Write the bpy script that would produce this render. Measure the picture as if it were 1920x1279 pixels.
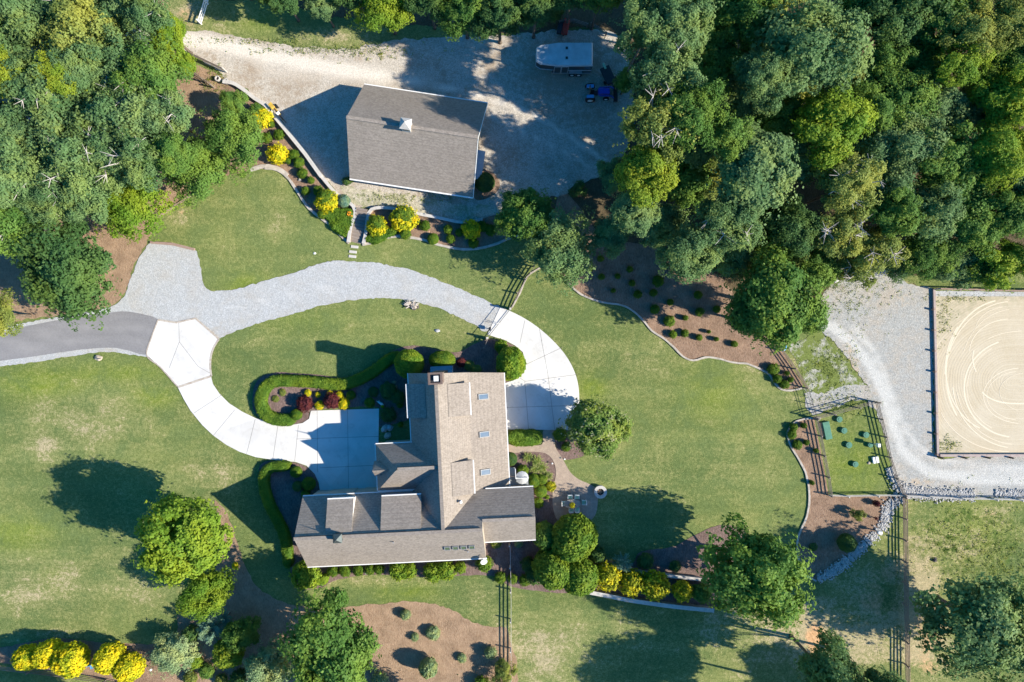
import bpy, bmesh, math, random
import numpy as np
from mathutils import Vector, Matrix, noise as mnoise
from mathutils.geometry import tessellate_polygon

for o in list(bpy.data.objects):
    bpy.data.objects.remove(o)
scene = bpy.context.scene
COL = scene.collection
R_ = math.radians

# ------------------------------------------------------------------ camera, sky, sun, exposure
H = 75.0            # camera height over the ground (m)
S = 0.06            # metres per photo pixel on the ground (photo 1920 x 1279)
cam_d = bpy.data.cameras.new('camera')
cam = bpy.data.objects.new('camera', cam_d); COL.objects.link(cam)
cam.location = (0, 0, H); cam.rotation_euler = (0, 0, 0)
cam_d.sensor_width = 36; cam_d.lens = 36 * H / (1920 * S)
cam_d.clip_start = 1; cam_d.clip_end = 2000
scene.camera = cam

SUN_EL, SUN_ROT = R_(32.7), R_(13.0)
world = bpy.data.worlds.new('World'); scene.world = world
world.use_nodes = True
wn = world.node_tree.nodes; wl = world.node_tree.links
bg = wn.get('Background') or wn.new('ShaderNodeBackground')
sky = wn.new('ShaderNodeTexSky'); sky.sky_type = 'NISHITA'; sky.sun_disc = False
sky.sun_elevation = SUN_EL; sky.sun_rotation = R_(90) + SUN_ROT
sky.altitude = 200; sky.air_density = 1.0; sky.dust_density = 0.6; sky.ozone_density = 2.0
hs = wn.new('ShaderNodeHueSaturation'); hs.inputs['Saturation'].default_value = 1.6
wl.new(sky.outputs[0], hs.inputs['Color']); wl.new(hs.outputs[0], bg.inputs[0]); bg.inputs[1].default_value = 0.12
sun_d = bpy.data.lights.new('sun', 'SUN'); sun_d.energy = 5.0; sun_d.angle = R_(0.5)
sun_d.color = (1.0, 0.915, 0.77)
sun = bpy.data.objects.new('sun', sun_d); COL.objects.link(sun)
sdir = Vector((math.cos(SUN_ROT) * math.cos(SUN_EL), -math.sin(SUN_ROT) * math.cos(SUN_EL), math.sin(SUN_EL)))
sun.rotation_euler = sdir.to_track_quat('Z', 'Y').to_euler()
sun.location = sdir * 60
scene.view_settings.view_transform = 'Standard'; scene.view_settings.look = 'None'
scene.view_settings.exposure = 0.88; scene.view_settings.gamma = 1
scene.render.engine = 'CYCLES'
scene.cycles.max_bounces = 5; scene.cycles.diffuse_bounces = 3; scene.cycles.glossy_bounces = 2
scene.cycles.transmission_bounces = 3; scene.cycles.transparent_max_bounces = 4
scene.cycles.use_denoising = True

def W(px, py, h=0.0):
    """world point of photo pixel (px, py) seen at height h"""
    k = S * (1 - h / H)
    return Vector(((px - 960) * k, (639.5 - py) * k, h))

# ------------------------------------------------------------------ tagging
def tag(o, label=None, cat=None, group=None, kind=None):
    if label: o['label'] = label
    if cat: o['category'] = cat
    if group: o['group'] = group
    if kind: o['kind'] = kind
    return o
def empty(name, loc=(0, 0, 0), rz=0.0, label=None, cat=None, group=None):
    o = bpy.data.objects.new(name, None); COL.objects.link(o)
    o.empty_display_size = 0.3; o.location = loc; o.rotation_euler = (0, 0, rz)
    return tag(o, label, cat, group)
def link(name, me, parent=None, loc=None):
    o = bpy.data.objects.new(name, me); COL.objects.link(o)
    if parent: o.parent = parent
    if loc is not None: o.location = loc
    return o
ORD = ['first', 'second', 'third', 'fourth', 'fifth', 'sixth', 'seventh', 'eighth', 'ninth', 'tenth', 'eleventh',
       'twelfth', 'thirteenth', 'fourteenth', 'fifteenth', 'sixteenth', 'seventeenth', 'eighteenth', 'nineteenth', 'twentieth',
       'twenty first', 'twenty second', 'twenty third', 'twenty fourth', 'twenty fifth']

# ------------------------------------------------------------------ node helper
class N:
    def __init__(s, name, rough=0.9, spec=0.2):
        s.m = bpy.data.materials.new(name); s.m.use_nodes = True
        s.t = s.m.node_tree; s.n = s.t.nodes; s.l = s.t.links
        s.b = s.n['Principled BSDF']; s.b.inputs['Roughness'].default_value = rough
        s.b.inputs['Specular IOR Level'].default_value = spec
        s.tc = s.n.new('ShaderNodeTexCoord')
        s.co = s.tc.outputs['Object']
    def set(s, sock, v):
        if hasattr(v, 'is_linked') or hasattr(v, 'links'): s.l.new(v, sock)
        elif isinstance(v, (tuple, list)) and len(v) == 3 and sock.type == 'RGBA': sock.default_value = (*v, 1)
        else: sock.default_value = v
    def noise(s, scale, detail=4, rough=0.6, co=None, dist=0.0, out='Fac'):
        n = s.n.new('ShaderNodeTexNoise'); n.inputs['Scale'].default_value = scale
        n.inputs['Detail'].default_value = detail; n.inputs['Roughness'].default_value = rough
        n.inputs['Distortion'].default_value = dist
        s.l.new(co if co is not None else s.co, n.inputs['Vector']); return n.outputs[out]
    def voro(s, scale, co=None, out='Distance', rand=1.0, feature='F1'):
        n = s.n.new('ShaderNodeTexVoronoi'); n.inputs['Scale'].default_value = scale; n.feature = feature
        n.inputs['Randomness'].default_value = rand
        s.l.new(co if co is not None else s.co, n.inputs['Vector']); return n.outputs[out]
    def map(s, scale=(1, 1, 1), rot=(0, 0, 0), loc=(0, 0, 0), co=None):
        n = s.n.new('ShaderNodeMapping'); n.inputs['Scale'].default_value = scale
        n.inputs['Rotation'].default_value = rot; n.inputs['Location'].default_value = loc
        s.l.new(co if co is not None else s.co, n.inputs['Vector']); return n.outputs[0]
    def ramp(s, fac, a, b, c0=0.0, c1=1.0):
        """remap fac from [a,b] to [c0,c1], clamped"""
        n = s.n.new('ShaderNodeMapRange'); n.clamp = True
        s.l.new(fac, n.inputs['Value'])
        for k, v in (('From Min', a), ('From Max', b), ('To Min', c0), ('To Max', c1)): n.inputs[k].default_value = v
        return n.outputs[0]
    def mix(s, fac, a, b, mode='MIX'):
        n = s.n.new('ShaderNodeMix'); n.data_type = 'RGBA'; n.blend_type = mode
        s.set(n.inputs['Factor'], fac); s.set(n.inputs['A'], a); s.set(n.inputs['B'], b)
        return n.outputs['Result']
    def math(s, op, a, b=0.0, clamp=False):
        n = s.n.new('ShaderNodeMath'); n.operation = op; n.use_clamp = clamp
        s.set(n.inputs[0], a); s.set(n.inputs[1], b); return n.outputs[0]
    def attr(s, name, out='Fac'):
        n = s.n.new('ShaderNodeAttribute'); n.attribute_name = name; return n.outputs[out]
    def sep(s, v):
        n = s.n.new('ShaderNodeSeparateXYZ'); s.l.new(v, n.inputs[0]); return n.outputs
    def color(s, c): s.set(s.b.inputs['Base Color'], c); return s
    def bump(s, h, strength=0.4, dist=0.05):
        n = s.n.new('ShaderNodeBump'); n.inputs['Strength'].default_value = strength; n.inputs['Distance'].default_value = dist
        s.l.new(h, n.inputs['Height']); s.l.new(n.outputs[0], s.b.inputs['Normal']); return s

M = {}
def plain(name, c, rough=0.6, spec=0.3, metal=0.0, var=0.12, scale=3.0):
    k = N(name, rough, spec); k.b.inputs['Metallic'].default_value = metal
    f = k.noise(scale, 4)
    k.color(k.mix(k.ramp(f, .3, .7), tuple(x * (1 - var) for x in c), tuple(min(1, x * (1 + var)) for x in c)))
    M[name] = k.m; return k.m

def mat_leaf(name, lo, hi, transl=0.35, yellow=None):
    k = N(name, 0.6, 0.14)
    t = k.attr('tint')
    oi = k.n.new('ShaderNodeObjectInfo')
    f = k.math('ADD', t, k.math('MULTIPLY', k.math('SUBTRACT', oi.outputs['Random'], 0.5), 0.35), True)
    c = k.mix(f, lo, hi)
    h = k.attr('hue')
    c = k.mix(k.ramp(h, .55, 1.0, 0, .45), c, (hi[0] * 1.15, hi[1] * .95, hi[2] * .55))
    c = k.mix(k.ramp(h, .45, 0.0, 0, .45), c, (lo[0] * .9, lo[1] * 1.15, lo[2] * 1.5))
    if yellow: c = k.mix(k.ramp(t, .72, .92), c, yellow)
    k.color(c)
    tr = k.n.new('ShaderNodeBsdfTranslucent'); k.set(tr.inputs[0], k.mix(0.5, c, tuple(min(1, x * 1.5) for x in hi)))
    ms = k.n.new('ShaderNodeMixShader'); ms.inputs[0].default_value = transl
    k.l.new(k.b.outputs[0], ms.inputs[1]); k.l.new(tr.outputs[0], ms.inputs[2])
    k.l.new(ms.outputs[0], k.n['Material Output'].inputs[0])
    M[name] = k.m; return k.m

mat_leaf('leaf_grey', (.060, .130, .042), (.230, .345, .130))
mat_leaf('leaf_blue', (.075, .150, .050), (.235, .345, .135))
mat_leaf('leaf_green', (.048, .122, .022), (.190, .315, .062))
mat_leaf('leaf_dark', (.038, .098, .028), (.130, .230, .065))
mat_leaf('leaf_lime', (0.109, 0.184, 0.017), (0.314, 0.391, 0.040))
mat_leaf('leaf_olive', (.105, .150, .030), (.330, .380, .095))
mat_leaf('leaf_bright', (.075, .165, .014), (.285, .395, .042))
mat_leaf('leaf_yellow', (.150, .230, .012), (.840, .700, .022), .25)
mat_leaf('leaf_yellowgreen', (.110, .170, .015), (.600, .560, .030), .3, yellow=(.85, .72, .02))
mat_leaf('leaf_myrtle', (0.075, 0.150, 0.026), (0.259, 0.351, 0.078), .3, yellow=(.50, .45, .30))
mat_leaf('leaf_red', (.055, .012, .016), (.170, .045, .050), .2)
mat_leaf('leaf_spruce', (.085, .165, .110), (.240, .370, .240), .15)
mat_leaf('leaf_silver', (.140, .210, .085), (.390, .480, .230), .2)
mat_leaf('leaf_hedge', (.060, .130, .012), (.200, .300, .035), .25)
mat_leaf('leaf_box', (0.053, 0.120, 0.012), (0.158, 0.258, 0.026), .25)
mat_leaf('leaf_flower', (.080, .150, .020), (.260, .350, .070), .3, yellow=(.8, .72, .35))

def mat_bark():
    k = N('bark', .9, .1); f = k.noise(9, 5, .7, k.map((1, 1, .25)))
    k.color(k.mix(k.ramp(f, .35, .65), (.07, .05, .038), (.23, .19, .15))); k.bump(f, .6, .05); M['bark'] = k.m
    k = N('dead_bark', .9, .1); f = k.noise(6, 4)
    k.color(k.mix(f, (.30, .26, .22), (.58, .54, .50))); M['dead_bark'] = k.m
mat_bark()

# ---- ground materials
def mat_lawn():
    k = N('lawn', .95, .08)
    big = k.noise(.055, 4, .55, dist=.4); med = k.noise(.33, 5, .62, dist=.5); fine = k.noise(2.6, 5, .7); vf = k.noise(7.5, 4, .8); mow = k.noise(1.0, 2, .5, k.map((.03, .62, 1), (0, 0, R_(-24))))
    streak = k.noise(1.0, 4, .6, k.map((.16, 1.1, 1), (0, 0, R_(12))))
    dry = k.attr('dry'); clay = k.attr('clay'); lush = k.attr('lush'); rough = k.attr('rough')
    g = k.mix(k.ramp(big, .38, .62), (.130, .166, .050), (.190, .218, .066))
    g = k.mix(k.ramp(med, .35, .68), k.mix(.5, g, (.098, .150, .058)), g)
    g = k.mix(k.math('MULTIPLY', lush, k.ramp(med, .3, .6)), g, (.165, .225, .018))
    # yellowish and tan thatch
    m1 = k.math('ADD', k.math('MULTIPLY', med, .55), k.math('MULTIPLY', fine, .45))
    m1 = k.math('ADD', m1, k.math('MULTIPLY', k.math('SUBTRACT', streak, .5), .25))
    m1 = k.math('ADD', m1, k.math('MULTIPLY', dry, .20))
    m1 = k.math('ADD', m1, k.math('MULTIPLY', k.math('SUBTRACT', vf, .5), .42))
    g = k.mix(k.ramp(m1, .50, .68, 0, .62), g, (.265, .262, .105))
    g = k.mix(k.ramp(m1, .65, .78, 0, .75), g, (.420, .345, .220))
    # rough pasture: spotted weeds
    w = k.voro(1.1, k.mix(.15, k.co, k.noise(1.5, 2, out='Color')))
    g = k.mix(k.math('MULTIPLY', rough, k.ramp(w, .20, .42, 1, 0)), g, (.055, .105, .018))
    g = k.mix(k.math('MULTIPLY', rough, k.ramp(fine, .55, .7, 0, .7)), g, (.38, .33, .18))
    # red clay
    cm = k.math('ADD', clay, k.math('MULTIPLY', k.math('SUBTRACT', k.math('ADD', k.math('MULTIPLY', med, .6), k.math('MULTIPLY', fine, .5)), .55), 1.6))
    g = k.mix(k.ramp(cm, .42, .72), g, k.mix(fine, (.42, .22, .10), (.60, .40, .22)))
    # blade-scale light and dark
    g = k.mix(1.0, g, k.mix(k.ramp(vf, .25, .75), (.52, .56, .52), (1.50, 1.46, 1.5)), 'MULTIPLY')
    g = k.mix(1.0, g, k.mix(k.ramp(fine, .28, .72), (.74, .78, .74), (1.26, 1.22, 1.26)), 'MULTIPLY')
    g = k.mix(1.0, g, k.mix(k.ramp(mow, .42, .58), (.94, .955, .94), (1.05, 1.04, 1.05)), 'MULTIPLY')
    k.color(g); k.bump(k.math('ADD', k.math('MULTIPLY', fine, .6), k.math('MULTIPLY', vf, .4)), .9, .10)
    M['lawn'] = k.m
mat_lawn()

def mat_gravel(name, a, b, c, brown=(.35, .29, .20), bamt=.3, big=.35, contrast=1.0):
    k = N(name, .95, .1)
    v = k.voro(7.5, out='Color'); vs = k.sep(v)[0]; vf = k.noise(8.5, 4, .85); med = k.noise(big, 4, .6, dist=.4); f2 = k.noise(1.6, 4, .7)
    g = k.mix(vs, a, b)
    g = k.mix(k.ramp(vf, .5 , .72, 0, .8), g, c)
    g = k.mix(k.math('MULTIPLY', k.ramp(k.math('ADD', k.math('MULTIPLY', med, .6), k.math('MULTIPLY', f2, .4)), *((.40, .50) if name == 'weedy_gravel' else (.46, .64))), bamt), g, brown)
    tk = k.attr('track'); pale = tuple(min(.85, x * 1.10) for x in c)
    fb = k.math('ADD', tk, k.math('MULTIPLY', k.math('SUBTRACT', k.math('ADD', k.math('MULTIPLY', f2, .5), k.math('MULTIPLY', med, .5)), .5), 1.1))
    g = k.mix(k.ramp(fb, .30, .85, 0, .85), g, pale)
    wd = k.attr('weed'); wf = k.math('ADD', wd, k.math('MULTIPLY', k.math('SUBTRACT', k.noise(3.5, 4, .8), .5), 2.2)); g = k.mix(k.ramp(wf, .55, .85), g, (.16, .17, .07))
    dk = k.attr('dirt_shade'); g = k.mix(k.ramp(k.math('ADD', dk, k.math('MULTIPLY', k.math('SUBTRACT', f2, .5), 1.3)), .35, .85, 0, .8), g, brown)
    g = k.mix(1.0, g, k.mix(k.ramp(vf, .3, .7), (1 - .30 * contrast,) * 3, (1 + .24 * contrast,) * 3), 'MULTIPLY')
    k.color(g); k.bump(vf, .8, .06); M[name] = k.m
mat_gravel('gravel_drive', (.37, .38, .38), (.455, .465, .465), (.56, .57, .565), (.41, .37, .31), .4, .35, .8)
mat_gravel('gravel_lot', (.40, .355, .295), (.54, .490, .420), (.64, .585, .505), (.34, .265, .190), .85, .22, 1.1)
mat_gravel('gravel_grey', (.31, .315, .30), (.39, .39, .37), (.50, .495, .465), (.50, .38, .25), .35, .3, 1.0)
mat_gravel('gravel_track', (.58, .56, .52), (.70, .67, .62), (.85, .82, .77), (.62, .48, .32), .5, .5, .6)
mat_gravel('gravel_lot_track', (.70, .66, .58), (.80, .75, .66), (.86, .82, .72), (.70, .60, .45), .5, .5, .4)
mat_gravel('gravel_verge', (.40, .36, .28), (.54, .49, .38), (.66, .60, .46), (.20, .22, .08), .85, .5, 1.3)
mat_gravel('weedy_gravel', (.30, .30, .25), (.46, .45, .40), (.58, .56, .50), (.16, .20, .055), 1.0, .55, 1.3)

def mat_mulch(name, a, b, c):
    k = N(name, .97, .05)
    f = k.noise(7, 5, .8, k.map((1, .45, 1), (0, 0, .6))); g2 = k.noise(18, 3, .8); med = k.noise(.8, 4, .6)
    g = k.mix(k.ramp(f, .35, .65), a, b); g = k.mix(k.ramp(g2, .55, .75, 0, .8), g, c)
    g = k.mix(1.0, g, k.mix(k.ramp(med, .3, .7), (.78, .78, .78), (1.18, 1.18, 1.18)), 'MULTIPLY')
    k.color(g); k.bump(k.math('ADD', f, g2), 1.0, .10); M[name] = k.m
mat_mulch('mulch_purple', (.150, .100, .088), (.280, .200, .175), (.40, .31, .27))
mat_mulch('mulch_brown', (.230, .145, .098), (.375, .258, .182), (.49, .37, .28))
mat_mulch('pine_straw', (.290, .185, .115), (.440, .310, .205), (.56, .43, .31))
mat_mulch('leaf_litter', (.085, .065, .038), (.160, .125, .075), (.28, .22, .14))

def mat_concrete():
    k = N('concrete', .85, .2); a = k.noise(.35, 5, .6); b = k.noise(5, 5, .7)
    g = k.mix(k.ramp(a, .35, .65), (.60, .585, .555), (.67, .655, .625)); g = k.mix(k.ramp(b, .55, .8, 0, .4), g, (.52, .50, .47)); sl = k.sep(k.voro(.26, out='Color'))[0]; g = k.mix(1.0, g, k.mix(sl, (.94,) * 3, (1.05,) * 3), 'MULTIPLY')
    st = k.noise(.9, 5, .75, dist=1.2); g = k.mix(k.ramp(st, .54, .70, 0, .45), g, (.46, .435, .40)); tk = k.attr('track'); g = k.mix(k.math('MULTIPLY', tk, k.ramp(st, .35, .6, .1, .5)), g, (.40, .385, .36))
    k.color(g); k.bump(b, .15, .01); M['concrete'] = k.m
    k = N('asphalt', .9, .2); a = k.noise(.5, 4, .6, k.map((.18, 1, 1), (0, 0, R_(8)))); b = k.noise(8, 4, .8)
    g = k.mix(k.ramp(a, .35, .65), (.195, .190, .192), (.240, .234, .236)); g = k.mix(1.0, g, k.mix(k.ramp(b, .3, .7), (.80,) * 3, (1.2,) * 3), 'MULTIPLY'); tk = k.attr('track'); g = k.mix(k.math('MULTIPLY', tk, k.ramp(k.noise(.7, 5, .7), .3, .65, .15, .75)), g, (.31, .30, .295))
    k.color(g); M['asphalt'] = k.m
    k = N('paver', .9, .2)
    n = k.n.new('ShaderNodeTexBrick'); k.l.new(k.map((3.2, 3.2, 1), (0, 0, .5)), n.inputs['Vector'])
    n.inputs['Color1'].default_value = (.44, .33, .24, 1); n.inputs['Color2'].default_value = (.33, .27, .22, 1); n.inputs['Mortar'].default_value = (.24, .20, .17, 1)
    n.inputs['Mortar Size'].default_value = .03
    a = k.noise(3, 4, .7); k.color(k.mix(k.ramp(a, .45, .7, 0, .5), n.outputs['Color'], (.52, .42, .32))); k.bump(n.outputs['Fac'], -.3, .01); M['paver'] = k.m
    k = N('edging_brick', .9, .2); v = k.voro(5, out='Color')
    k.color(k.mix(k.sep(v)[0], (.36, .30, .24), (.48, .43, .37))); M['edging_brick'] = k.m
    k = N('edging_stone', .9, .2); v = k.voro(3.2, out='Color'); f = k.noise(7, 4, .7)
    k.color(k.mix(k.sep(v)[0], (.36, .32, .27), (.50, .45, .39))); k.bump(f, .5, .04); M['edging_stone'] = k.m
    k = N('arena_sand', .97, .05)
    # raked rings round the arena's middle: a stretched distance field with wobble
    x, y, z = k.sep(k.co)
    cx, cy = W(1925, 716)[:2]
    wob = k.noise(.25, 3, .5)
    dx = k.math('ABSOLUTE', k.math('SUBTRACT', x, cx)); dx = k.math('MAXIMUM', k.math('SUBTRACT', dx, 2.0), 0)
    dy = k.math('MULTIPLY', k.math('SUBTRACT', y, cy), 1.08)
    d = k.math('SQRT', k.math('ADD', k.math('MULTIPLY', dx, dx), k.math('MULTIPLY', dy, dy)))
    d = k.math('ADD', d, k.math('MULTIPLY', wob, .5))
    r1 = k.math('SINE', k.math('MULTIPLY', d, 22.0)); cmb = k.n.new('ShaderNodeCombineXYZ'); k.l.new(d, cmb.inputs[0])
    band = k.noise(2.4, 3, .85, cmb.outputs[0]); broad = k.noise(.30, 4, .6)
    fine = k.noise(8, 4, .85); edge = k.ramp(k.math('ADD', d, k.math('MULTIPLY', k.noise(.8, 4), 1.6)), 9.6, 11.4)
    g = k.mix(k.ramp(fine, .25, .75), (.42, .355, .25), (.57, .49, .355))
    g = k.mix(k.ramp(band, .50, .66, 0, .28), g, (.74, .67, .53))
    g = k.mix(k.ramp(band, .48, .36, 0, .30), g, (.46, .385, .27))
    g = k.mix(k.ramp(broad, .4, .65, 0, .35), g, (.60, .54, .43))
    g = k.mix(k.ramp(r1, -1, 1, 0, .05), g, (.44, .37, .26))
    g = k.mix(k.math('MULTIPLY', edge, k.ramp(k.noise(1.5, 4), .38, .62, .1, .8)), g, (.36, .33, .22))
    k.color(g); k.bump(k.math('ADD', k.math('MULTIPLY', r1, .25), fine), .4, .025); M['arena_sand'] = k.m
    k = N('sand_ridge', .97, .05); f = k.noise(6, 4, .7); k.color(k.mix(f, (.60, .52, .385), (.72, .64, .50))); M['sand_ridge'] = k.m
mat_concrete()

def mat_shingle():
    k = N('shingle', .92, .12)
    v = k.voro(5.5, k.map((1, 1.6, 1.0)), out='Color'); vs = k.sep(v)[0]; f = k.noise(16, 3, .8); big = k.noise(.5, 3)
    g = k.mix(vs, (.210, .180, .150), (.305, .264, .225)); g = k.mix(k.ramp(f, .45, .75, 0, .6), g, (.375, .330, .285))
    g = k.mix(1.0, g, k.mix(big, (.86,) * 3, (1.10,) * 3), 'MULTIPLY'); stk = k.noise(1.1, 4, .7, k.map((1.6, 1.6, .22))); g = k.mix(k.ramp(stk, .55, .75, 0, .30), g, (.16, .145, .135))
    wv = k.n.new('ShaderNodeTexWave'); wv.wave_type = 'BANDS'; wv.bands_direction = 'Z'; wv.inputs['Scale'].default_value = 1.6
    wv.inputs['Distortion'].default_value = .4; k.l.new(k.co, wv.inputs['Vector'])
    g = k.mix(k.ramp(wv.outputs['Fac'], 0, .25, .2, 0), g, (.15, .125, .11))
    k.color(g); k.bump(wv.outputs['Fac'], .3, .02); M['shingle'] = k.m
mat_shingle()
def mat_siding():
    k = N('siding', .7, .3); x, y, z = k.sep(k.co)
    w = k.math('FRACT', k.math('MULTIPLY', z, 5.0)); f = k.noise(2, 4)
    k.color(k.mix(k.ramp(w, .0, .12, .6, 0), k.mix(f, (.42, .36, .28), (.50, .43, .34)), (.20, .17, .13))); k.bump(w, .3, .01); M['siding'] = k.m
    k = N('brick', .85, .2); n = k.n.new('ShaderNodeTexBrick'); k.l.new(k.map((1, 1, 1), (R_(90), 0, 0)), n.inputs['Vector'])
    n.inputs['Scale'].default_value = 4; n.inputs['Color1'].default_value = (.165, .115, .095, 1); n.inputs['Color2'].default_value = (.12, .085, .072, 1)
    n.inputs['Mortar'].default_value = (.28, .24, .21, 1); k.color(n.outputs['Color']); M['brick'] = k.m
    k = N('wood_grey', .9, .1); f = k.noise(3, 5, .7, k.map((.3, 6, 6)))
    k.color(k.mix(k.ramp(f, .3, .7), (.17, .135, .11), (.33, .28, .24))); M['wood_grey'] = k.m
    k = N('wood_pale', .9, .1); f = k.noise(3, 5, .7, k.map((.6, 3, 3)))
    k.color(k.mix(k.ramp(f, .3, .7), (.42, .39, .35), (.62, .59, .54))); M['wood_pale'] = k.m
    k = N('board_pink', .9, .1); f = k.noise(3, 5, .7, k.map((.6, 3, 3)))
    k.color(k.mix(k.ramp(f, .3, .7), (.33, .26, .235), (.45, .375, .345))); M['board_pink'] = k.m
    k = N('wood_brown', .9, .1); f = k.noise(3, 5, .7, k.map((.6, 3, 3)))
    k.color(k.mix(k.ramp(f, .3, .7), (.24, .16, .125), (.38, .28, .23))); M['wood_brown'] = k.m
    k = N('wood_black', .8, .2); f = k.noise(3, 5, .7, k.map((.6, 3, 3)))
    k.color(k.mix(k.ramp(f, .3, .7), (.05, .047, .042), (.12, .11, .10))); M['wood_black'] = k.m
    k = N('stone_cap', .9, .2); f = k.noise(4, 5, .7); v = k.sep(k.voro(.9, out='Color'))[0]
    k.color(k.mix(k.ramp(f, .3, .7), k.mix(v, (.38, .355, .32), (.50, .47, .43)), (.56, .53, .49))); k.bump(f, .3, .02); M['stone_cap'] = k.m
mat_siding()
plain('white_trim', (.78, .77, .74), .45, .4, var=.05)
plain('white_paint', (.80, .80, .78), .4, .5, var=.05)
plain('cream_metal', (.62, .64, .66), .4, .5)
plain('galvanised', (.36, .37, .38), .45, .5, .3)
plain('trailer_roof', (.56, .60, .62), .4, .5, .15, .15, 1.2)
plain('trailer_side', (.05, .055, .06), .3, .5)
plain('steel', (.42, .43, .44), .3, .5, .8)
plain('rubber', (.02, .02, .021), .8, .2)
plain('tractor_blue', (.02, .05, .42), .35, .5)
plain('light_blue', (.10, .32, .62), .4, .5)
plain('dark_metal', (.04, .04, .042), .5, .4)
plain('rust_yellow', (.55, .36, .06), .6, .3, var=.3)
plain('rust', (.20, .11, .06), .8, .2, var=.3)
plain('red_paint', (.50, .04, .02), .45, .4)
plain('septic_green', (.075, .21, .145), .7, .3, var=.15)
plain('mint', (.34, .60, .40), .6, .3)
plain('table_grey', (.36, .33, .28), .6, .3)
plain('pot_dark', (.03, .03, .032), .5, .4)
plain('skylight_frame', (.22, .23, .24), .5, .4)
plain('firestone', (.50, .47, .42), .9, .15, var=.2, scale=6)
plain('ash', (.10, .09, .085), .95, .05, var=.4, scale=8)
plain('log_wood', (.45, .30, .18), .9, .1, var=.3)
plain('rock_pale', (.43, .42, .40), .9, .15, var=.25, scale=2)
plain('rock_blue', (.42, .43, .44), .85, .2, var=.35, scale=2)
plain('rock_tan', (.42, .36, .29), .9, .15, var=.25, scale=2)
plain('copper_dark', (.10, .12, .12), .45, .5, .5)
plain('deck_grey', (.30, .32, .33), .7, .2)
plain('canopy_grey', (.42, .43, .44), .7, .2)
plain('joint', (.17, .155, .14), .9, .1)
plain('yellow_flower', (.80, .62, .03), .6, .2)
plain('orange_flower', (.85, .35, .03), .6, .2)
plain('blue_plastic', (.03, .30, .62), .4, .5)
plain('terracotta', (.55, .27, .14), .8, .2)
def mat_glass():
    k = N('glass', .06, .8); f = k.noise(.8, 3); k.color(k.mix(f, (.05, .10, .16), (.16, .22, .28))); M['glass'] = k.m
    k = N('glass_green', .10, .6); f = k.noise(2.5, 3); k.color(k.mix(f, (.05, .08, .05), (.12, .17, .10))); M['glass_green'] = k.m
mat_glass()

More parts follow.
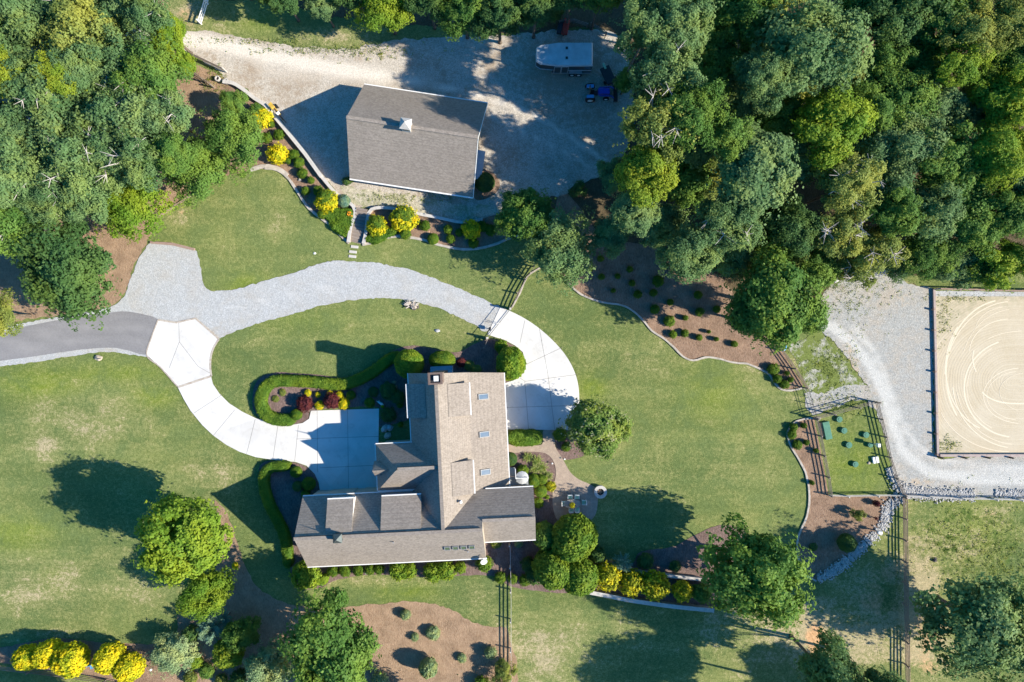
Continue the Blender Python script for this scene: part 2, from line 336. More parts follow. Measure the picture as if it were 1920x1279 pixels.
# ------------------------------------------------------------------ mesh helpers
class MB:
    def __init__(s): s.v = []; s.f = []
    def add(s, vs, fs):
        b = len(s.v); s.v += [tuple(v) for v in vs]; s.f += [tuple(b + i for i in f) for f in fs]; return s
    def box(s, x0, x1, y0, y1, z0, z1, rz=0.0, c=None):
        vs = [Vector((x, y, z)) for z in (z0, z1) for y in (y0, y1) for x in (x0, x1)]
        if rz:
            c = Vector((*(c or ((x0 + x1) / 2, (y0 + y1) / 2)), 0)); m = Matrix.Rotation(rz, 3, 'Z')
            vs = [m @ (v - c) + c for v in vs]
        return s.add(vs, [(0, 2, 3, 1), (4, 5, 7, 6), (0, 1, 5, 4), (2, 6, 7, 3), (0, 4, 6, 2), (1, 3, 7, 5)])
    def bar(s, p, q, w, h=None, up=(0, 0, 1)):
        """box-section bar from p to q"""
        p = Vector(p); q = Vector(q); h = h or w; d = (q - p).normalized(); u = Vector(up)
        if abs(d.dot(u)) > .99: u = Vector((1, 0, 0))
        a = d.cross(u).normalized() * w / 2; b = a.cross(d).normalized() * h / 2
        vs = [p - a - b, p + a - b, p + a + b, p - a + b, q - a - b, q + a - b, q + a + b, q - a + b]
        return s.add(vs, [(3, 2, 1, 0), (4, 5, 6, 7), (0, 1, 5, 4), (1, 2, 6, 5), (2, 3, 7, 6), (3, 0, 4, 7)])
    def tube(s, pts, rs, n=6):
        pts = [Vector(p) for p in pts]; b = len(s.v); prev = None
        for i, p in enumerate(pts):
            d = (pts[min(i + 1, len(pts) - 1)] - pts[max(i - 1, 0)]).normalized()
            a = d.cross(Vector((.13, .31, 1) if abs(d.z) < .9 else (1, .2, 0))).normalized(); c = d.cross(a)
            r = rs[i] if hasattr(rs, '__len__') else rs
            for k in range(n):
                t = 2 * math.pi * k / n; s.v.append(tuple(p + (a * math.cos(t) + c * math.sin(t)) * r))
        for i in range(len(pts) - 1):
            for k in range(n):
                s.f.append((b + i * n + k, b + i * n + (k + 1) % n, b + (i + 1) * n + (k + 1) % n, b + (i + 1) * n + k))
        s.f.append(tuple(b + k for k in range(n))[::-1]); e = b + (len(pts) - 1) * n; s.f.append(tuple(e + k for k in range(n)))
        return s
    def cyl(s, x, y, z0, z1, r0, r1=None, n=20):
        r1 = r0 if r1 is None else r1; b = len(s.v)
        for z, r in ((z0, r0), (z1, r1)):
            for k in range(n):
                t = 2 * math.pi * k / n; s.v.append((x + r * math.cos(t), y + r * math.sin(t), z))
        for k in range(n): s.f.append((b + k, b + (k + 1) % n, b + n + (k + 1) % n, b + n + k))
        s.f.append(tuple(b + k for k in range(n))[::-1]); s.f.append(tuple(b + n + k for k in range(n))); return s
    def lathe(s, x, y, prof, n=24):
        """closed profile [(r, z)...] turned round the axis at x, y"""
        b = len(s.v); m = len(prof)
        for k in range(n):
            t = 2 * math.pi * k / n
            for r, z in prof: s.v.append((x + r * math.cos(t), y + r * math.sin(t), z))
        for k in range(n):
            for j in range(m):
                a0 = b + k * m + j; a1 = b + k * m + (j + 1) % m; c0 = b + ((k + 1) % n) * m + j; c1 = b + ((k + 1) % n) * m + (j + 1) % m
                s.f.append((a0, c0, c1, a1))
        return s
    def slab(s, top, faces, t):
        """top faces (up-facing) thickened downwards by t, with edge faces"""
        b = len(s.v); n = len(top)
        s.v += [tuple(v) for v in top] + [(v[0], v[1], v[2] - t) for v in top]
        edges = {}
        for f in faces:
            s.f.append(tuple(b + i for i in f)); s.f.append(tuple(b + n + i for i in f)[::-1])
            for i in range(len(f)): edges[(f[i], f[(i + 1) % len(f)])] = 1
        for (a, c) in edges:
            if (c, a) not in edges: s.f.append((b + a, b + n + a, b + n + c, b + c))
        return s
    def build(s, name, mat, parent=None, smooth=False, bevel=0):
        me = bpy.data.meshes.new(name); me.from_pydata(s.v, [], s.f); me.validate()
        me.materials.append(M[mat] if isinstance(mat, str) else mat)
        if smooth:
            for p in me.polygons: p.use_smooth = True
        o = link(name, me, parent)
        if bevel:
            md = o.modifiers.new('bevel', 'BEVEL'); md.width = bevel; md.segments = 2; md.limit_method = 'ANGLE'
        return o

def catmull(pts, closed, step):
    P = [Vector((p[0], p[1])) for p in pts]; n = len(P); out = []
    rng = range(n) if closed else range(n - 1)
    for i in rng:
        p1, p2 = P[i], P[(i + 1) % n]
        p0 = P[i - 1] if (closed or i > 0) else p1 * 2 - p2
        p3 = P[(i + 2) % n] if (closed or i + 2 < n) else p2 * 2 - p1
        L = (p2 - p1).length; k = max(1, int(L / step))
        # centripetal-ish: limit tangents by segment length to avoid overshoot
        t1 = (p2 - p0) * .5; t2 = (p3 - p1) * .5
        for t in (t1, t2):
            if t.length > L: t *= L / t.length
        for j in range(k):
            u = j / k; u2 = u * u; u3 = u2 * u
            out.append(p1 * (2 * u3 - 3 * u2 + 1) + t1 * (u3 - 2 * u2 + u) + p2 * (-2 * u3 + 3 * u2) + t2 * (u3 - u2))
    if not closed: out.append(P[-1])
    return out
def px2(pts): return [W(*p)[:2] for p in pts]

def inside(x, y, poly):
    c = False; n = len(poly); j = n - 1
    for i in range(n):
        if (poly[i][1] > y) != (poly[j][1] > y) and x < (poly[j][0] - poly[i][0]) * (y - poly[i][1]) / (poly[j][1] - poly[i][1]) + poly[i][0]: c = not c
        j = i
    return c

def sheet(name, pts, z, mat, amp=.10, smooth=True, step=.3, freq=1.2, kind='structure', amp2=.6):
    """flat sheet on the ground with a natural, slightly ragged outline; pts in photo pixels"""
    P = px2(pts)
    P = catmull(P, True, step) if smooth else sum([[Vector(P[i]).lerp(Vector(P[(i + 1) % len(P)]), j / max(1, int((Vector(P[(i + 1) % len(P)]) - Vector(P[i])).length / step))) for j in range(max(1, int((Vector(P[(i + 1) % len(P)]) - Vector(P[i])).length / step)))] for i in range(len(P))], [])
    if amp:
        Q = []; n = len(P)
        for i, p in enumerate(P):
            d = (P[(i + 1) % n] - P[i - 1]); d = d.normalized() if d.length else Vector((1, 0)); nn = Vector((-d.y, d.x))
            a = mnoise.noise(Vector((p.x * freq, p.y * freq, z * 100))) + amp2 * mnoise.noise(Vector((p.x * freq * 4, p.y * freq * 4, 7)))
            Q.append(p + nn * a * amp)
        P = Q
    vs = [Vector((p.x, p.y, 0)) for p in P]
    tris = tessellate_polygon([vs])
    me = bpy.data.meshes.new(name); fs = []
    for t in tris:
        a, b, c = (vs[i] for i in t); fs.append(t if (b - a).cross(c - a).z > 0 else t[::-1])
    me.from_pydata([(v.x, v.y, z) for v in vs], [], fs); me.materials.append(M[mat])
    return tag(link(name, me), kind=kind)

from mathutils.geometry import delaunay_2d_cdt
def seg_d(px, py, L):
    d = 1e9
    for (a, b) in zip(L[:-1], L[1:]):
        vx, vy = b[0] - a[0], b[1] - a[1]; t = max(0, min(1, ((px - a[0]) * vx + (py - a[1]) * vy) / (vx * vx + vy * vy + 1e-9))); d = min(d, math.hypot(px - a[0] - vx * t, py - a[1] - vy * t))
    return d
def worn(o, tracks=(), weed=(), dirt_shade=(), cell=.8):
    """give a sheet an inner grid and per-vertex wear: tracks = [(pts, halfwidth px, strength)], weed / dirt = [(x, y, rx, ry, s)]"""
    me = o.data; z = me.vertices[0].co.z; B = [Vector((v.co.x, v.co.y)) for v in me.vertices]; n = len(B); mat = me.materials[0]
    poly = [(b.x, b.y) for b in B]; xs = [b.x for b in B]; ys = [b.y for b in B]; pts = list(B)
    x0, x1, y0, y1 = max(min(xs), -66), min(max(xs), 66), max(min(ys), -46), min(max(ys), 46)
    y = y0
    while y < y1:
        x = x0
        while x < x1:
            if inside(x, y, poly): pts.append(Vector((x, y)))
            x += cell
        y += cell
    r = delaunay_2d_cdt(pts, [(i, (i + 1) % n) for i in range(n)], [], 1, 1e-5)
    m2 = bpy.data.meshes.new(o.name); m2.from_pydata([(v.x, v.y, z) for v in r[0]], [], [tuple(f) for f in r[2]]); m2.materials.append(mat); o.data = m2
    T = np.zeros(len(m2.vertices), np.float32); Wd = T.copy(); D = T.copy()
    for i, v in enumerate(m2.vertices):
        px, py = v.co.x / S + 960, 639.5 - v.co.y / S
        for L, w, s in tracks: T[i] = max(T[i], s * math.exp(-(seg_d(px, py, L) / w) ** 2))
        for A, L in ((Wd, weed), (D, dirt_shade)):
            for (bx, by, rx, ry, s) in L: A[i] = max(A[i], s * math.exp(-((px - bx) / rx) ** 2 - ((py - by) / ry) ** 2))
    for nm, A in (('track', T), ('weed', Wd), ('dirt_shade', D)): m2.attributes.new(nm, 'FLOAT', 'POINT').data.foreach_set('value', A)
    return o
def ribbon(name, pts, width, z0, z1, mat, smooth=True, step=.35, wob=.0, parent=None, world=False, closed=False):
    """kerb, wall or joint following a polyline, with real height"""
    P = [Vector(p) for p in pts] if world else [Vector(p) for p in px2(pts)]
    P = catmull(P, closed, step) if smooth else P
    n = len(P); vs = []; fs = []
    for i, p in enumerate(P):
        a = P[(i - 1) % n] if closed else P[max(i - 1, 0)]; b = P[(i + 1) % n] if closed else P[min(i + 1, n - 1)]
        d = (b - a).normalized(); nn = Vector((-d.y, d.x))
        w = width / 2 * (1 + wob * mnoise.noise(Vector((p.x * 2.5, p.y * 2.5, 3)))); q = p + nn * wob * .10 * mnoise.noise(Vector((p.x * 1.5, p.y * 1.5, 9)))
        zz = z1 + (wob * .05 * mnoise.noise(Vector((p.x * 3, p.y * 3, 5))))
        for sgn in (-1, 1):
            for z in (z0, zz): vs.append((q.x + nn.x * w * sgn, q.y + nn.y * w * sgn, z))
    m = n if closed else n - 1
    for i in range(m):
        a = i * 4; b = ((i + 1) % n) * 4
        fs += [(a + 1, b + 1, b + 3, a + 3)[::-1], (a, a + 1, b + 1, b)[::-1], (a + 2, b + 2, b + 3, a + 3)[::-1]]
    if not closed: fs += [(0, 2, 3, 1), ((n - 1) * 4, (n - 1) * 4 + 1, (n - 1) * 4 + 3, (n - 1) * 4 + 2)]
    me = bpy.data.meshes.new(name); me.from_pydata(vs, [], fs)
    bm = bmesh.new(); bm.from_mesh(me); bmesh.ops.recalc_face_normals(bm, faces=bm.faces); bm.to_mesh(me); bm.free()
    me.materials.append(M[mat]); return link(name, me, parent)

# ------------------------------------------------------------------ ground
def ground():
    fx = np.arange(-75, 75.01, .5); fy = np.arange(-52, 52.01, .5)
    xs = np.concatenate([[-900, -400, -200, -120, -90], fx, [90, 120, 200, 400, 900]])
    ys = np.concatenate([[-900, -400, -200, -110, -70], fy, [70, 110, 200, 400, 900]])
    X, Y = np.meshgrid(xs, ys); nx, ny = len(xs), len(ys)
    v = np.stack([X.ravel(), Y.ravel(), np.zeros(X.size)], 1)
    i = np.arange(nx - 1)[None, :] + (np.arange(ny - 1) * nx)[:, None]
    q = np.stack([i, i + 1, i + 1 + nx, i + nx], -1).reshape(-1, 4)
    PX = v[:, 0] / S + 960; PY = 639.5 - v[:, 1] / S
    def blobs(L):
        a = np.zeros(len(v))
        for (x, y, rx, ry, s) in L: a = np.maximum(a, s * np.exp(-(((PX - x) / rx) ** 2 + ((PY - y) / ry) ** 2)))
        return a
    dry = blobs([(170, 790, 110, 60, .9), (90, 830, 70, 40, .8), (60, 1100, 130, 60, .9), (250, 1090, 90, 60, .7), (400, 890, 60, 35, .9), (100, 1190, 110, 20, .8),
                 (340, 410, 60, 15, .6), (500, 420, 60, 30, .4), (1200, 670, 60, 40, .5), (1180, 900, 90, 50, .3), (1400, 880, 90, 50, .4), (1430, 700, 60, 40, .4), (700, 1090, 120, 12, .7), (900, 1120, 40, 25, .5),
                 (1000, 1230, 100, 70, .7), (1380, 1150, 60, 40, 1.0), (1550, 1180, 140, 80, 1.3), (1720, 1130, 70, 170, 1.4), (1780, 1030, 90, 70, .9), (1880, 960, 60, 60, .6), (1600, 1100, 90, 60, .9), (430, 40, 60, 30, .6), (640, 70, 120, 20, .9),
                 (340, 20, 60, 30, 1.2), (900, 565, 60, 40, .3), (1540, 700, 70, 50, .8), (1800, 530, 120, 14, 1.0), (850, 600, 60, 30, .3)])
    dry += .4 * np.exp(-((PY - 1210) / 60) ** 2) * (PX > 900)
    clay = blobs([(1530, 1200, 26, 40, .95), (1572, 1222, 18, 34, .85), (1650, 1120, 60, 50, .6), (1745, 1180, 40, 70, .6), (1500, 1165, 30, 14, .45), (1725, 1170, 20, 40, .7), (1660, 1080, 60, 40, .45), (1740, 1250, 40, 30, .55), (345, 30, 26, 26, .55), (355, 45, 10, 10, .4),
                  (1690, 1190, 12, 120, .35), (1860, 968, 40, 12, .35), (1440, 1140, 30, 14, .3), (345, 400, 20, 6, .40), (1830, 525, 60, 8, .45), (1480, 1175, 40, 20, .45), (345, 1120, 30, 40, .35)])
    lush = blobs([(80, 720, 80, 30, .9), (290, 745, 40, 20, .9), (30, 1000, 70, 30, .8), (400, 880, 10, 10, 0), (1600, 880, 60, 80, .7), (1340, 740, 60, 50, .5), (1110, 730, 25, 25, .9), (760, 1110, 60, 20, .7),
                  (460, 530, 40, 20, .7), (560, 600, 80, 25, .3), (470, 40, 60, 20, .6), (100, 1090, 30, 20, .5), (1820, 1000, 80, 50, .6), (210, 700, 120, 20, .7)])
    rough = blobs([(1800, 1010, 110, 80, 1.0), (1900, 1100, 60, 150, .7), (1750, 950, 80, 20, .6), (1540, 700, 60, 60, .3)])
    me = bpy.data.meshes.new('ground'); me.from_pydata(v.tolist(), [], q.tolist()); me.materials.append(M['lawn'])
    for nm, a in (('dry', dry), ('clay', clay), ('lush', lush), ('rough', rough)):
        at = me.attributes.new(nm, 'FLOAT', 'POINT'); at.data.foreach_set('value', a.astype(np.float32))
    tag(link('ground', me), kind='structure')
ground()

Z = .010
LAWN_EDGE = [(283, 440), (300, 405), (330, 385), (370, 360), (400, 340), (440, 325), (490, 315), (520, 316)]
CURB1 = [(497, 316), (512, 317), (528, 323), (543, 337), (557, 358), (575, 385), (595, 404), (625, 426), (640, 443), (655, 456)]
WALL1 = [(421, 156), (440, 159), (460, 171), (480, 187), (500, 200), (520, 223), (545, 254), (575, 291), (605, 333), (630, 362), (652, 378), (664, 388)]
sheet('woodland_floor', [(-150, 640), (0, 612), (45, 600), (130, 588), (190, 578), (213, 571), (233, 551), (243, 523), (256, 488), (276, 456)] + LAWN_EDGE +
      [(500, 300), (505, 250), (500, 210), (480, 190), (440, 160), (400, 135), (360, 115), (345, 95), (335, 60), (310, 20), (290, -60), (-200, -100), (-250, 300)], Z, 'pine_straw', .25)
sheet('mulch_bed', [(421, 160), (440, 163), (460, 175), (480, 191), (500, 204), (520, 226), (545, 258), (575, 295), (605, 337), (630, 366), (652, 382), (666, 392), (666, 410), (660, 430), (655, 455),
      (640, 444), (625, 427), (595, 405), (575, 386), (557, 360), (543, 339), (528, 325), (505, 318), (470, 318), (430, 327), (400, 300), (400, 220)], 2 * Z, 'mulch_brown', .03)
lot = sheet('gravel_lot', [(-150, 20), (60, 25), (200, 38), (340, 57), (380, 58), (430, 66), (480, 73), (520, 82), (560, 86), (600, 90), (640, 92), (700, 84), (745, 74), (800, 72), (900, 68), (1000, 62), (1100, 56), (1160, 70), (1185, 150), (1185, 240), (1165, 300), (1130, 330),
      (1080, 348), (1060, 365), (1040, 370), (1000, 390), (940, 402), (900, 412), (870, 418), (830, 411), (790, 402), (740, 392), (700, 390), (660, 388), (650, 378), (630, 360), (605, 331), (575, 289), (545, 252), (520, 221), (500, 198), (480, 184), (455, 165),
      (425, 150), (395, 125), (365, 104), (345, 95), (200, 75), (60, 60), (-150, 55)], 3 * Z, 'gravel_lot', .35, freq=.8)
worn(lot, [([(100, 45), (340, 72), (430, 88), (520, 108), (620, 128), (720, 142)], 18, 1.0), ([(620, 128), (760, 150), (860, 170), (930, 190), (1000, 215), (1060, 252), (1135, 302)], 6, .95), ([(905, 212), (960, 235), (1020, 265), (1115, 318)], 4.5, .85), ([(930, 250), (990, 262), (1010, 290), (980, 310)], 4, .5), ([(500, 130), (600, 135), (800, 150)], 30, .45)],
     weed=[(620, 88, 100, 6, .9), (500, 76, 60, 5, .7), (715, 103, 5, 5, .7), (760, 372, 60, 5, .5), (820, 382, 60, 6, .5), (980, 70, 60, 10, .6), (760, 80, 30, 6, .6), (500, 170, 40, 14, .35)],
     dirt_shade=[(770, 385, 110, 22, .9), (1060, 130, 110, 80, 1.0), (1090, 210, 90, 60, .7), (960, 300, 60, 40, .5), (1000, 370, 60, 20, .8), (470, 165, 50, 30, .6), (1130, 230, 40, 120, .6), (860, 395, 60, 20, .6), (390, 105, 40, 14, .7), (940, 100, 90, 40, .35)])  # brown dirt; the east blobs also paint in the deeper tree shade
sheet('barn_verge', [(640, 350), (660, 350), (730, 362), (800, 372), (880, 385), (930, 385), (960, 390), (900, 408), (870, 414), (830, 408), (790, 399), (740, 390), (700, 386), (668, 386), (650, 372)], 4.4 * Z, 'gravel_verge', .3)
# gravel drive
GOUT = [(284, 455), (325, 459), (366, 468), (372, 482), (378, 510), (380, 530), (392, 544), (412, 546), (440, 543), (470, 535), (500, 526), (545, 513), (585, 500), (610, 492), (635, 489), (665, 491), (700, 492), (740, 500), (775, 507), (815, 523), (850, 537), (890, 554), (925, 570), (938, 577)]
GIN = [(913, 622), (893, 611), (860, 594), (820, 577), (795, 570), (755, 562), (720, 559), (680, 561), (640, 566), (590, 577), (540, 591), (500, 602), (470, 611), (440, 622), (412, 636)]
gd = sheet('gravel_driveway', [(-200, 655), (-60, 632), (0, 618), (45, 606), (130, 591), (190, 580), (215, 572), (235, 552), (245, 525), (258, 490), (275, 462)] + GOUT + GIN +
      [(400, 650), (360, 665), (320, 672), (275, 668), (240, 664), (200, 660), (150, 665), (60, 680), (0, 687), (-100, 705), (-200, 720)], 5 * Z, 'gravel_drive', .12, freq=1.5, amp2=1.0)
worn(gd, [([(240, 620), (330, 590), (450, 575), (560, 545), (660, 525), (760, 530), (860, 560), (920, 590)], 6, .5), ([(300, 640), (420, 610), (520, 570), (640, 545), (760, 548), (850, 580), (905, 612)], 5, .4), ([(330, 480), (320, 560), (340, 590)], 10, .35)],
     dirt_shade=[(400, 625, 40, 20, .7), (920, 600, 30, 20, .6), (620, 494, 60, 4, .5), (310, 465, 30, 6, .7), (800, 570, 60, 5, .5), (660, 562, 80, 5, .5), (160, 593, 80, 4, .5), (200, 658, 60, 4, .8)], weed=[(200, 659, 60, 3, .6), (640, 491, 80, 3, .5), (300, 600, 30, 5, .3)])
ap = sheet('asphalt_road', [(-200, 662), (-60, 640), (0, 626), (40, 614), (100, 602), (160, 592), (200, 587), (232, 584), (262, 588), (297, 600), (288, 630), (275, 664), (240, 657), (210, 652), (150, 656), (60, 669), (0, 677), (-100, 693), (-200, 706)], 6 * Z, 'asphalt', .02)
worn(ap, [([(-100, 665), (60, 632), (160, 612), (240, 610), (290, 622)], 6, .9), ([(-100, 685), (60, 653), (160, 636), (230, 634), (285, 648)], 6, .9)])
CL = [(333, 724), (345, 748), (358, 770), (380, 797), (400, 816), (425, 834), (450, 847), (480, 857), (520, 863), (555, 866), (575, 873), (590, 888), (598, 905), (601, 925), (601, 938)]
CI = [(583, 772), (580, 785), (568, 793), (550, 796), (520, 793), (500, 790), (480, 784), (455, 772), (430, 756), (412, 738), (400, 720), (396, 704), (395, 690), (396, 668), (402, 650), (411, 636)]
def straight(a, b, n=6): return [(a[0] + (b[0] - a[0]) * i / n, a[1] + (b[1] - a[1]) * i / n) for i in range(n + 1)]
cd_ = sheet('concrete_driveway', [(297, 600), (332, 604), (367, 597), (389, 616)] + CI[::-1] + straight((584, 770), (711, 766)) + straight((711, 770), (708, 938)) + CL[::-1] + [(320, 711), (300, 687), (275, 665), (285, 632)], 9 * Z, 'concrete', 0, smooth=False)
worn(cd_, [([(300, 630), (350, 680), (390, 760), (440, 810), (520, 835), (700, 850)], 5, .6), ([(320, 615), (370, 670), (410, 745), (460, 795), (540, 815), (700, 800)], 5, .5)])
COUT = [(938, 576), (960, 585), (985, 598), (1010, 615), (1035, 637), (1055, 659), (1069, 680), (1079, 702), (1084, 722), (1086, 745), (1085, 770), (1081, 806)]
ca = sheet('concrete_apron', catmull([Vector(p) for p in COUT], False, 6) + [(1040, 806), (948, 805), (945, 740), (948, 718), (965, 712), (982, 698), (986, 680), (980, 660), (966, 648), (945, 637), (928, 632), (914, 627)], 9 * Z, 'concrete', 0, smooth=False)
worn(ca, [([(930, 600), (990, 630), (1030, 690), (1035, 800)], 5, .6), ([(945, 585), (1010, 625), (1055, 690), (1060, 800)], 5, .4)])
# joints cut in the slabs and the brick bands round them
J = []
for i, L in enumerate([[(595, 767), (596, 885)], [(652, 767), (654, 930)], [(556, 823), (710, 818)], [(600, 877), (708, 872)], [(365, 774), (417, 740)], [(401, 816), (441, 768)], [(463, 851), (479, 786)], [(512, 861), (522, 795)], [(553, 865), (560, 797)],
          [(337, 641), (372, 687), (395, 700)], [(336, 604), (337, 641), (318, 690)], [(1015, 637), (1027, 700), (1040, 805)], [(985, 684), (1055, 651)], [(975, 709), (985, 715), (1083, 702)], [(950, 764), (1085, 760)], [(984, 715), (991, 805)], [(984, 601), (975, 643)], [(1011, 616), (1016, 640)]]):
    ribbon('tmp', L, .035, 8.9 * Z, 9.5 * Z, 'joint', smooth=False); J.append(bpy.data.objects['tmp']); J[-1].name = 'tmpj%d' % i
def join(objs, name, **kw):
    mb = MB()
    for o in objs: mb.add([o.matrix_world @ v.co for v in o.data.vertices], [tuple(p.vertices) for p in o.data.polygons])
    mat = objs[0].data.materials[0]
    for o in objs: bpy.data.objects.remove(o)
    return tag(mb.build(name, mat), **kw)
join(J, 'driveway_joints', kind='structure')
B = [ribbon('a1', [(297, 600), (332, 605), (367, 597), (389, 616), (411, 636)], .20, 9.0 * Z, 10 * Z, 'edging_brick', False), ribbon('a2', [(411, 636), (402, 650), (396, 668), (395, 690), (397, 705)], .22, 9 * Z, 10 * Z, 'edging_brick'),
     ribbon('a3', [(397, 705), (334, 726)], .24, 9 * Z, 10 * Z, 'edging_brick', False), ribbon('a4', [(333, 724), (300, 687), (276, 666), (285, 632), (297, 600)], .14, 9 * Z, 10.1 * Z, 'edging_brick')]
join(B, 'driveway_edging', kind='structure')
# paths, patio
sheet('paver_path', [(945, 834), (985, 834), (1016, 833), (1019, 806), (1040, 806), (1041, 836), (1056, 862), (1069, 885), (1086, 899), (1104, 907), (1119, 918), (1120, 950), (1113, 970), (1090, 985), (1050, 980), (1040, 965), (1036, 940), (1037, 915), (1042, 890), (1039, 868), (1025, 851), (1000, 847), (945, 849)], 6 * Z, 'paver', .02)
sheet('shrub_bed', [(945, 847), (1000, 846), (1027, 850), (1042, 868), (1045, 890), (1040, 915), (1038, 940), (1045, 965), (1060, 985), (1110, 990), (1110, 1040), (1130, 1045), (1180, 1060), (1200, 1035), (1260, 1025), (1300, 1005), (1350, 985), (1400, 1000), (1400, 1080), (1340, 1138), (1250, 1130), (1180, 1119), (1105, 1104), (1060, 1112),
       (1025, 1110), (985, 1105), (955, 1098), (930, 1082), (905, 1078), (850, 1080), (800, 1082), (760, 1080), (700, 1077), (650, 1083), (620, 1092), (600, 1103), (570, 1104), (550, 1085), (545, 1062), (552, 1000), (700, 930), (940, 900)], 3 * Z, 'mulch_purple', .08)
sheet('shrub_bed', [(476, 770), (474, 740), (480, 717), (495, 704), (520, 698), (560, 700), (600, 703), (640, 708), (670, 700), (700, 683), (725, 664), (750, 652), (780, 648), (830, 657), (860, 660), (890, 645), (915, 636), (945, 640), (968, 650), (982, 662), (987, 680), (983, 698), (965, 712), (940, 720), (850, 760), (712, 800), (711, 764), (583, 770), (578, 785), (566, 793), (545, 796), (500, 790)], 3 * Z, 'mulch_purple', .06)
sheet('shrub_bed', [(486, 880), (497, 865), (540, 866), (568, 872), (588, 888), (597, 908), (602, 940), (570, 960), (560, 1010), (560, 1070), (550, 1088), (544, 1050), (530, 1010), (510, 977), (495, 940)], 3.4 * Z, 'mulch_purple', .05)
sheet('shrub_bed', [(1041, 808), (1060, 800), (1085, 820), (1100, 845), (1090, 857), (1055, 861), (1043, 838)], 3 * Z, 'mulch_purple', .05)
sheet('shrub_bed', [(680, 459), (695, 453), (710, 449), (745, 441), (790, 448), (830, 460), (875, 468), (920, 459), (960, 445), (1000, 440), (1000, 395), (940, 400), (900, 411), (868, 417), (830, 410), (790, 401), (740, 391), (705, 389), (692, 400), (688, 430)], 4.6 * Z, 'mulch_brown', .04)
sheet('shrub_bed', [(893, 330), (905, 318), (925, 325), (938, 345), (930, 362), (908, 374), (890, 372)], 4.8 * Z, 'mulch_brown', .05)
# right woodland, its beds
CURB3 = [(1064, 528), (1075, 541), (1095, 555), (1130, 567), (1165, 572), (1185, 582), (1205, 600), (1222, 620), (1245, 635), (1262, 650), (1280, 668), (1300, 676), (1322, 670), (1345, 672), (1375, 680), (1400, 682), (1425, 692), (1442, 702), (1452, 718), (1465, 730), (1482, 732), (1503, 728)]
sheet('woodland_floor', [(1030, 500), (1055, 515)] + CURB3 + [(1509, 727), (1485, 690), (1465, 655), (1480, 630), (1520, 600), (1545, 560), (1600, 520), (1650, 500), (1690, 520), (1740, 545), (1752, 541), (1900, 541), (2150, 545), (2150, -150), (1200, -150), (950, -100), (700, -100), (480, -60), (400, -5), (470, 0), (560, 15), (610, 30), (700, 40), (760, 45), (830, 50), (900, 60), (1000, 62), (1100, 52),
      (1150, 70), (1170, 150), (1175, 240), (1150, 310), (1080, 345), (1040, 365), (1000, 400), (1000, 450), (1010, 480)], 2 * Z, 'leaf_litter', .3)
sheet('straw_bed', [(1005, 485), (1055, 515)] + CURB3 + [(1509, 727), (1485, 690), (1455, 640), (1400, 590), (1350, 520), (1250, 470), (1130, 440), (1080, 380), (1050, 360), (1030, 440)], 2.6 * Z, 'mulch_brown', .05)
DCURB = [(1538, 784), (1510, 785), (1488, 793), (1477, 810), (1480, 832), (1498, 862), (1511, 890), (1517, 930), (1512, 968), (1497, 1003), (1494, 1030), (1500, 1058), (1514, 1080), (1530, 1089)]
sheet('straw_bed', DCURB + [(1560, 1075), (1600, 1045), (1640, 1010), (1660, 985), (1665, 950), (1690, 935), (1692, 929), (1554, 929), (1547, 890), (1538, 840), (1527, 787)], 3 * Z, 'mulch_brown', .03, smooth=False)
sheet('straw_bed', [(402, 938), (416, 950), (430, 975), (440, 1000), (455, 1050), (475, 1090), (520, 1125), (600, 1140), (690, 1134), (740, 1129), (800, 1130), (850, 1145), (885, 1166), (925, 1175), (950, 1180), (955, 1300), (480, 1330), (300, 1300), (280, 1235), (330, 1210), (335, 1150), (390, 1110), (405, 1060), (415, 1000)], 2 * Z, 'pine_straw', .2)
sheet('straw_bed', [(-60, 1225), (0, 1215), (100, 1196), (180, 1204), (260, 1208), (330, 1212), (340, 1260), (260, 1285), (150, 1265), (80, 1256), (0, 1243), (-60, 1236)], 2.3 * Z, 'mulch_brown', .15)
# right: gravel court, track, arena
gc = sheet('gravel_court', [(1533, 612), (1528, 590), (1545, 550), (1575, 520), (1610, 505), (1640, 490), (1680, 515), (1700, 530), (1745, 540), (1751, 543), (1751, 560), (1753, 853), (1800, 856), (2150, 858), (2150, 935), (1800, 932), (1692, 927), (1680, 900), (1664, 840), (1655, 805), (1640, 770), (1622, 748), (1625, 725), (1605, 695), (1575, 655), (1550, 628)], 4 * Z, 'gravel_grey', .3)
worn(gc, [([(1528, 605), (1560, 612), (1600, 645), (1635, 690), (1660, 745), (1675, 800), (1695, 850), (1740, 885), (1820, 898), (2000, 900)], 11, 1.1), ([(1600, 610), (1640, 660), (1665, 720), (1690, 790), (1720, 840), (1780, 868), (1900, 876), (2000, 878)], 9, .8), ([(1720, 560), (1715, 700), (1712, 800)], 14, .3)],
     weed=[(1600, 560, 40, 30, .45), (1560, 535, 40, 12, .8), (1690, 520, 30, 14, .6), (1690, 900, 20, 14, .5)], dirt_shade=[(1600, 690, 14, 30, .8), (1590, 660, 10, 30, .7), (1640, 750, 8, 40, .7), (1690, 560, 20, 40, .4), (1710, 905, 60, 10, .7), (1720, 640, 10, 120, .35)])
sheet('gravel_patch', [(1510, 735), (1540, 738), (1575, 725), (1600, 722), (1640, 728), (1628, 748), (1590, 752), (1560, 765), (1530, 778), (1515, 770)], 3 * Z, 'gravel_grey', .4)
sheet('weedy_verge', [(1480, 650), (1500, 640), (1530, 625), (1555, 640), (1590, 680), (1615, 715), (1620, 740), (1590, 735), (1560, 735), (1530, 745), (1510, 735), (1500, 690)], 2.8 * Z, 'weedy_gravel', .3)
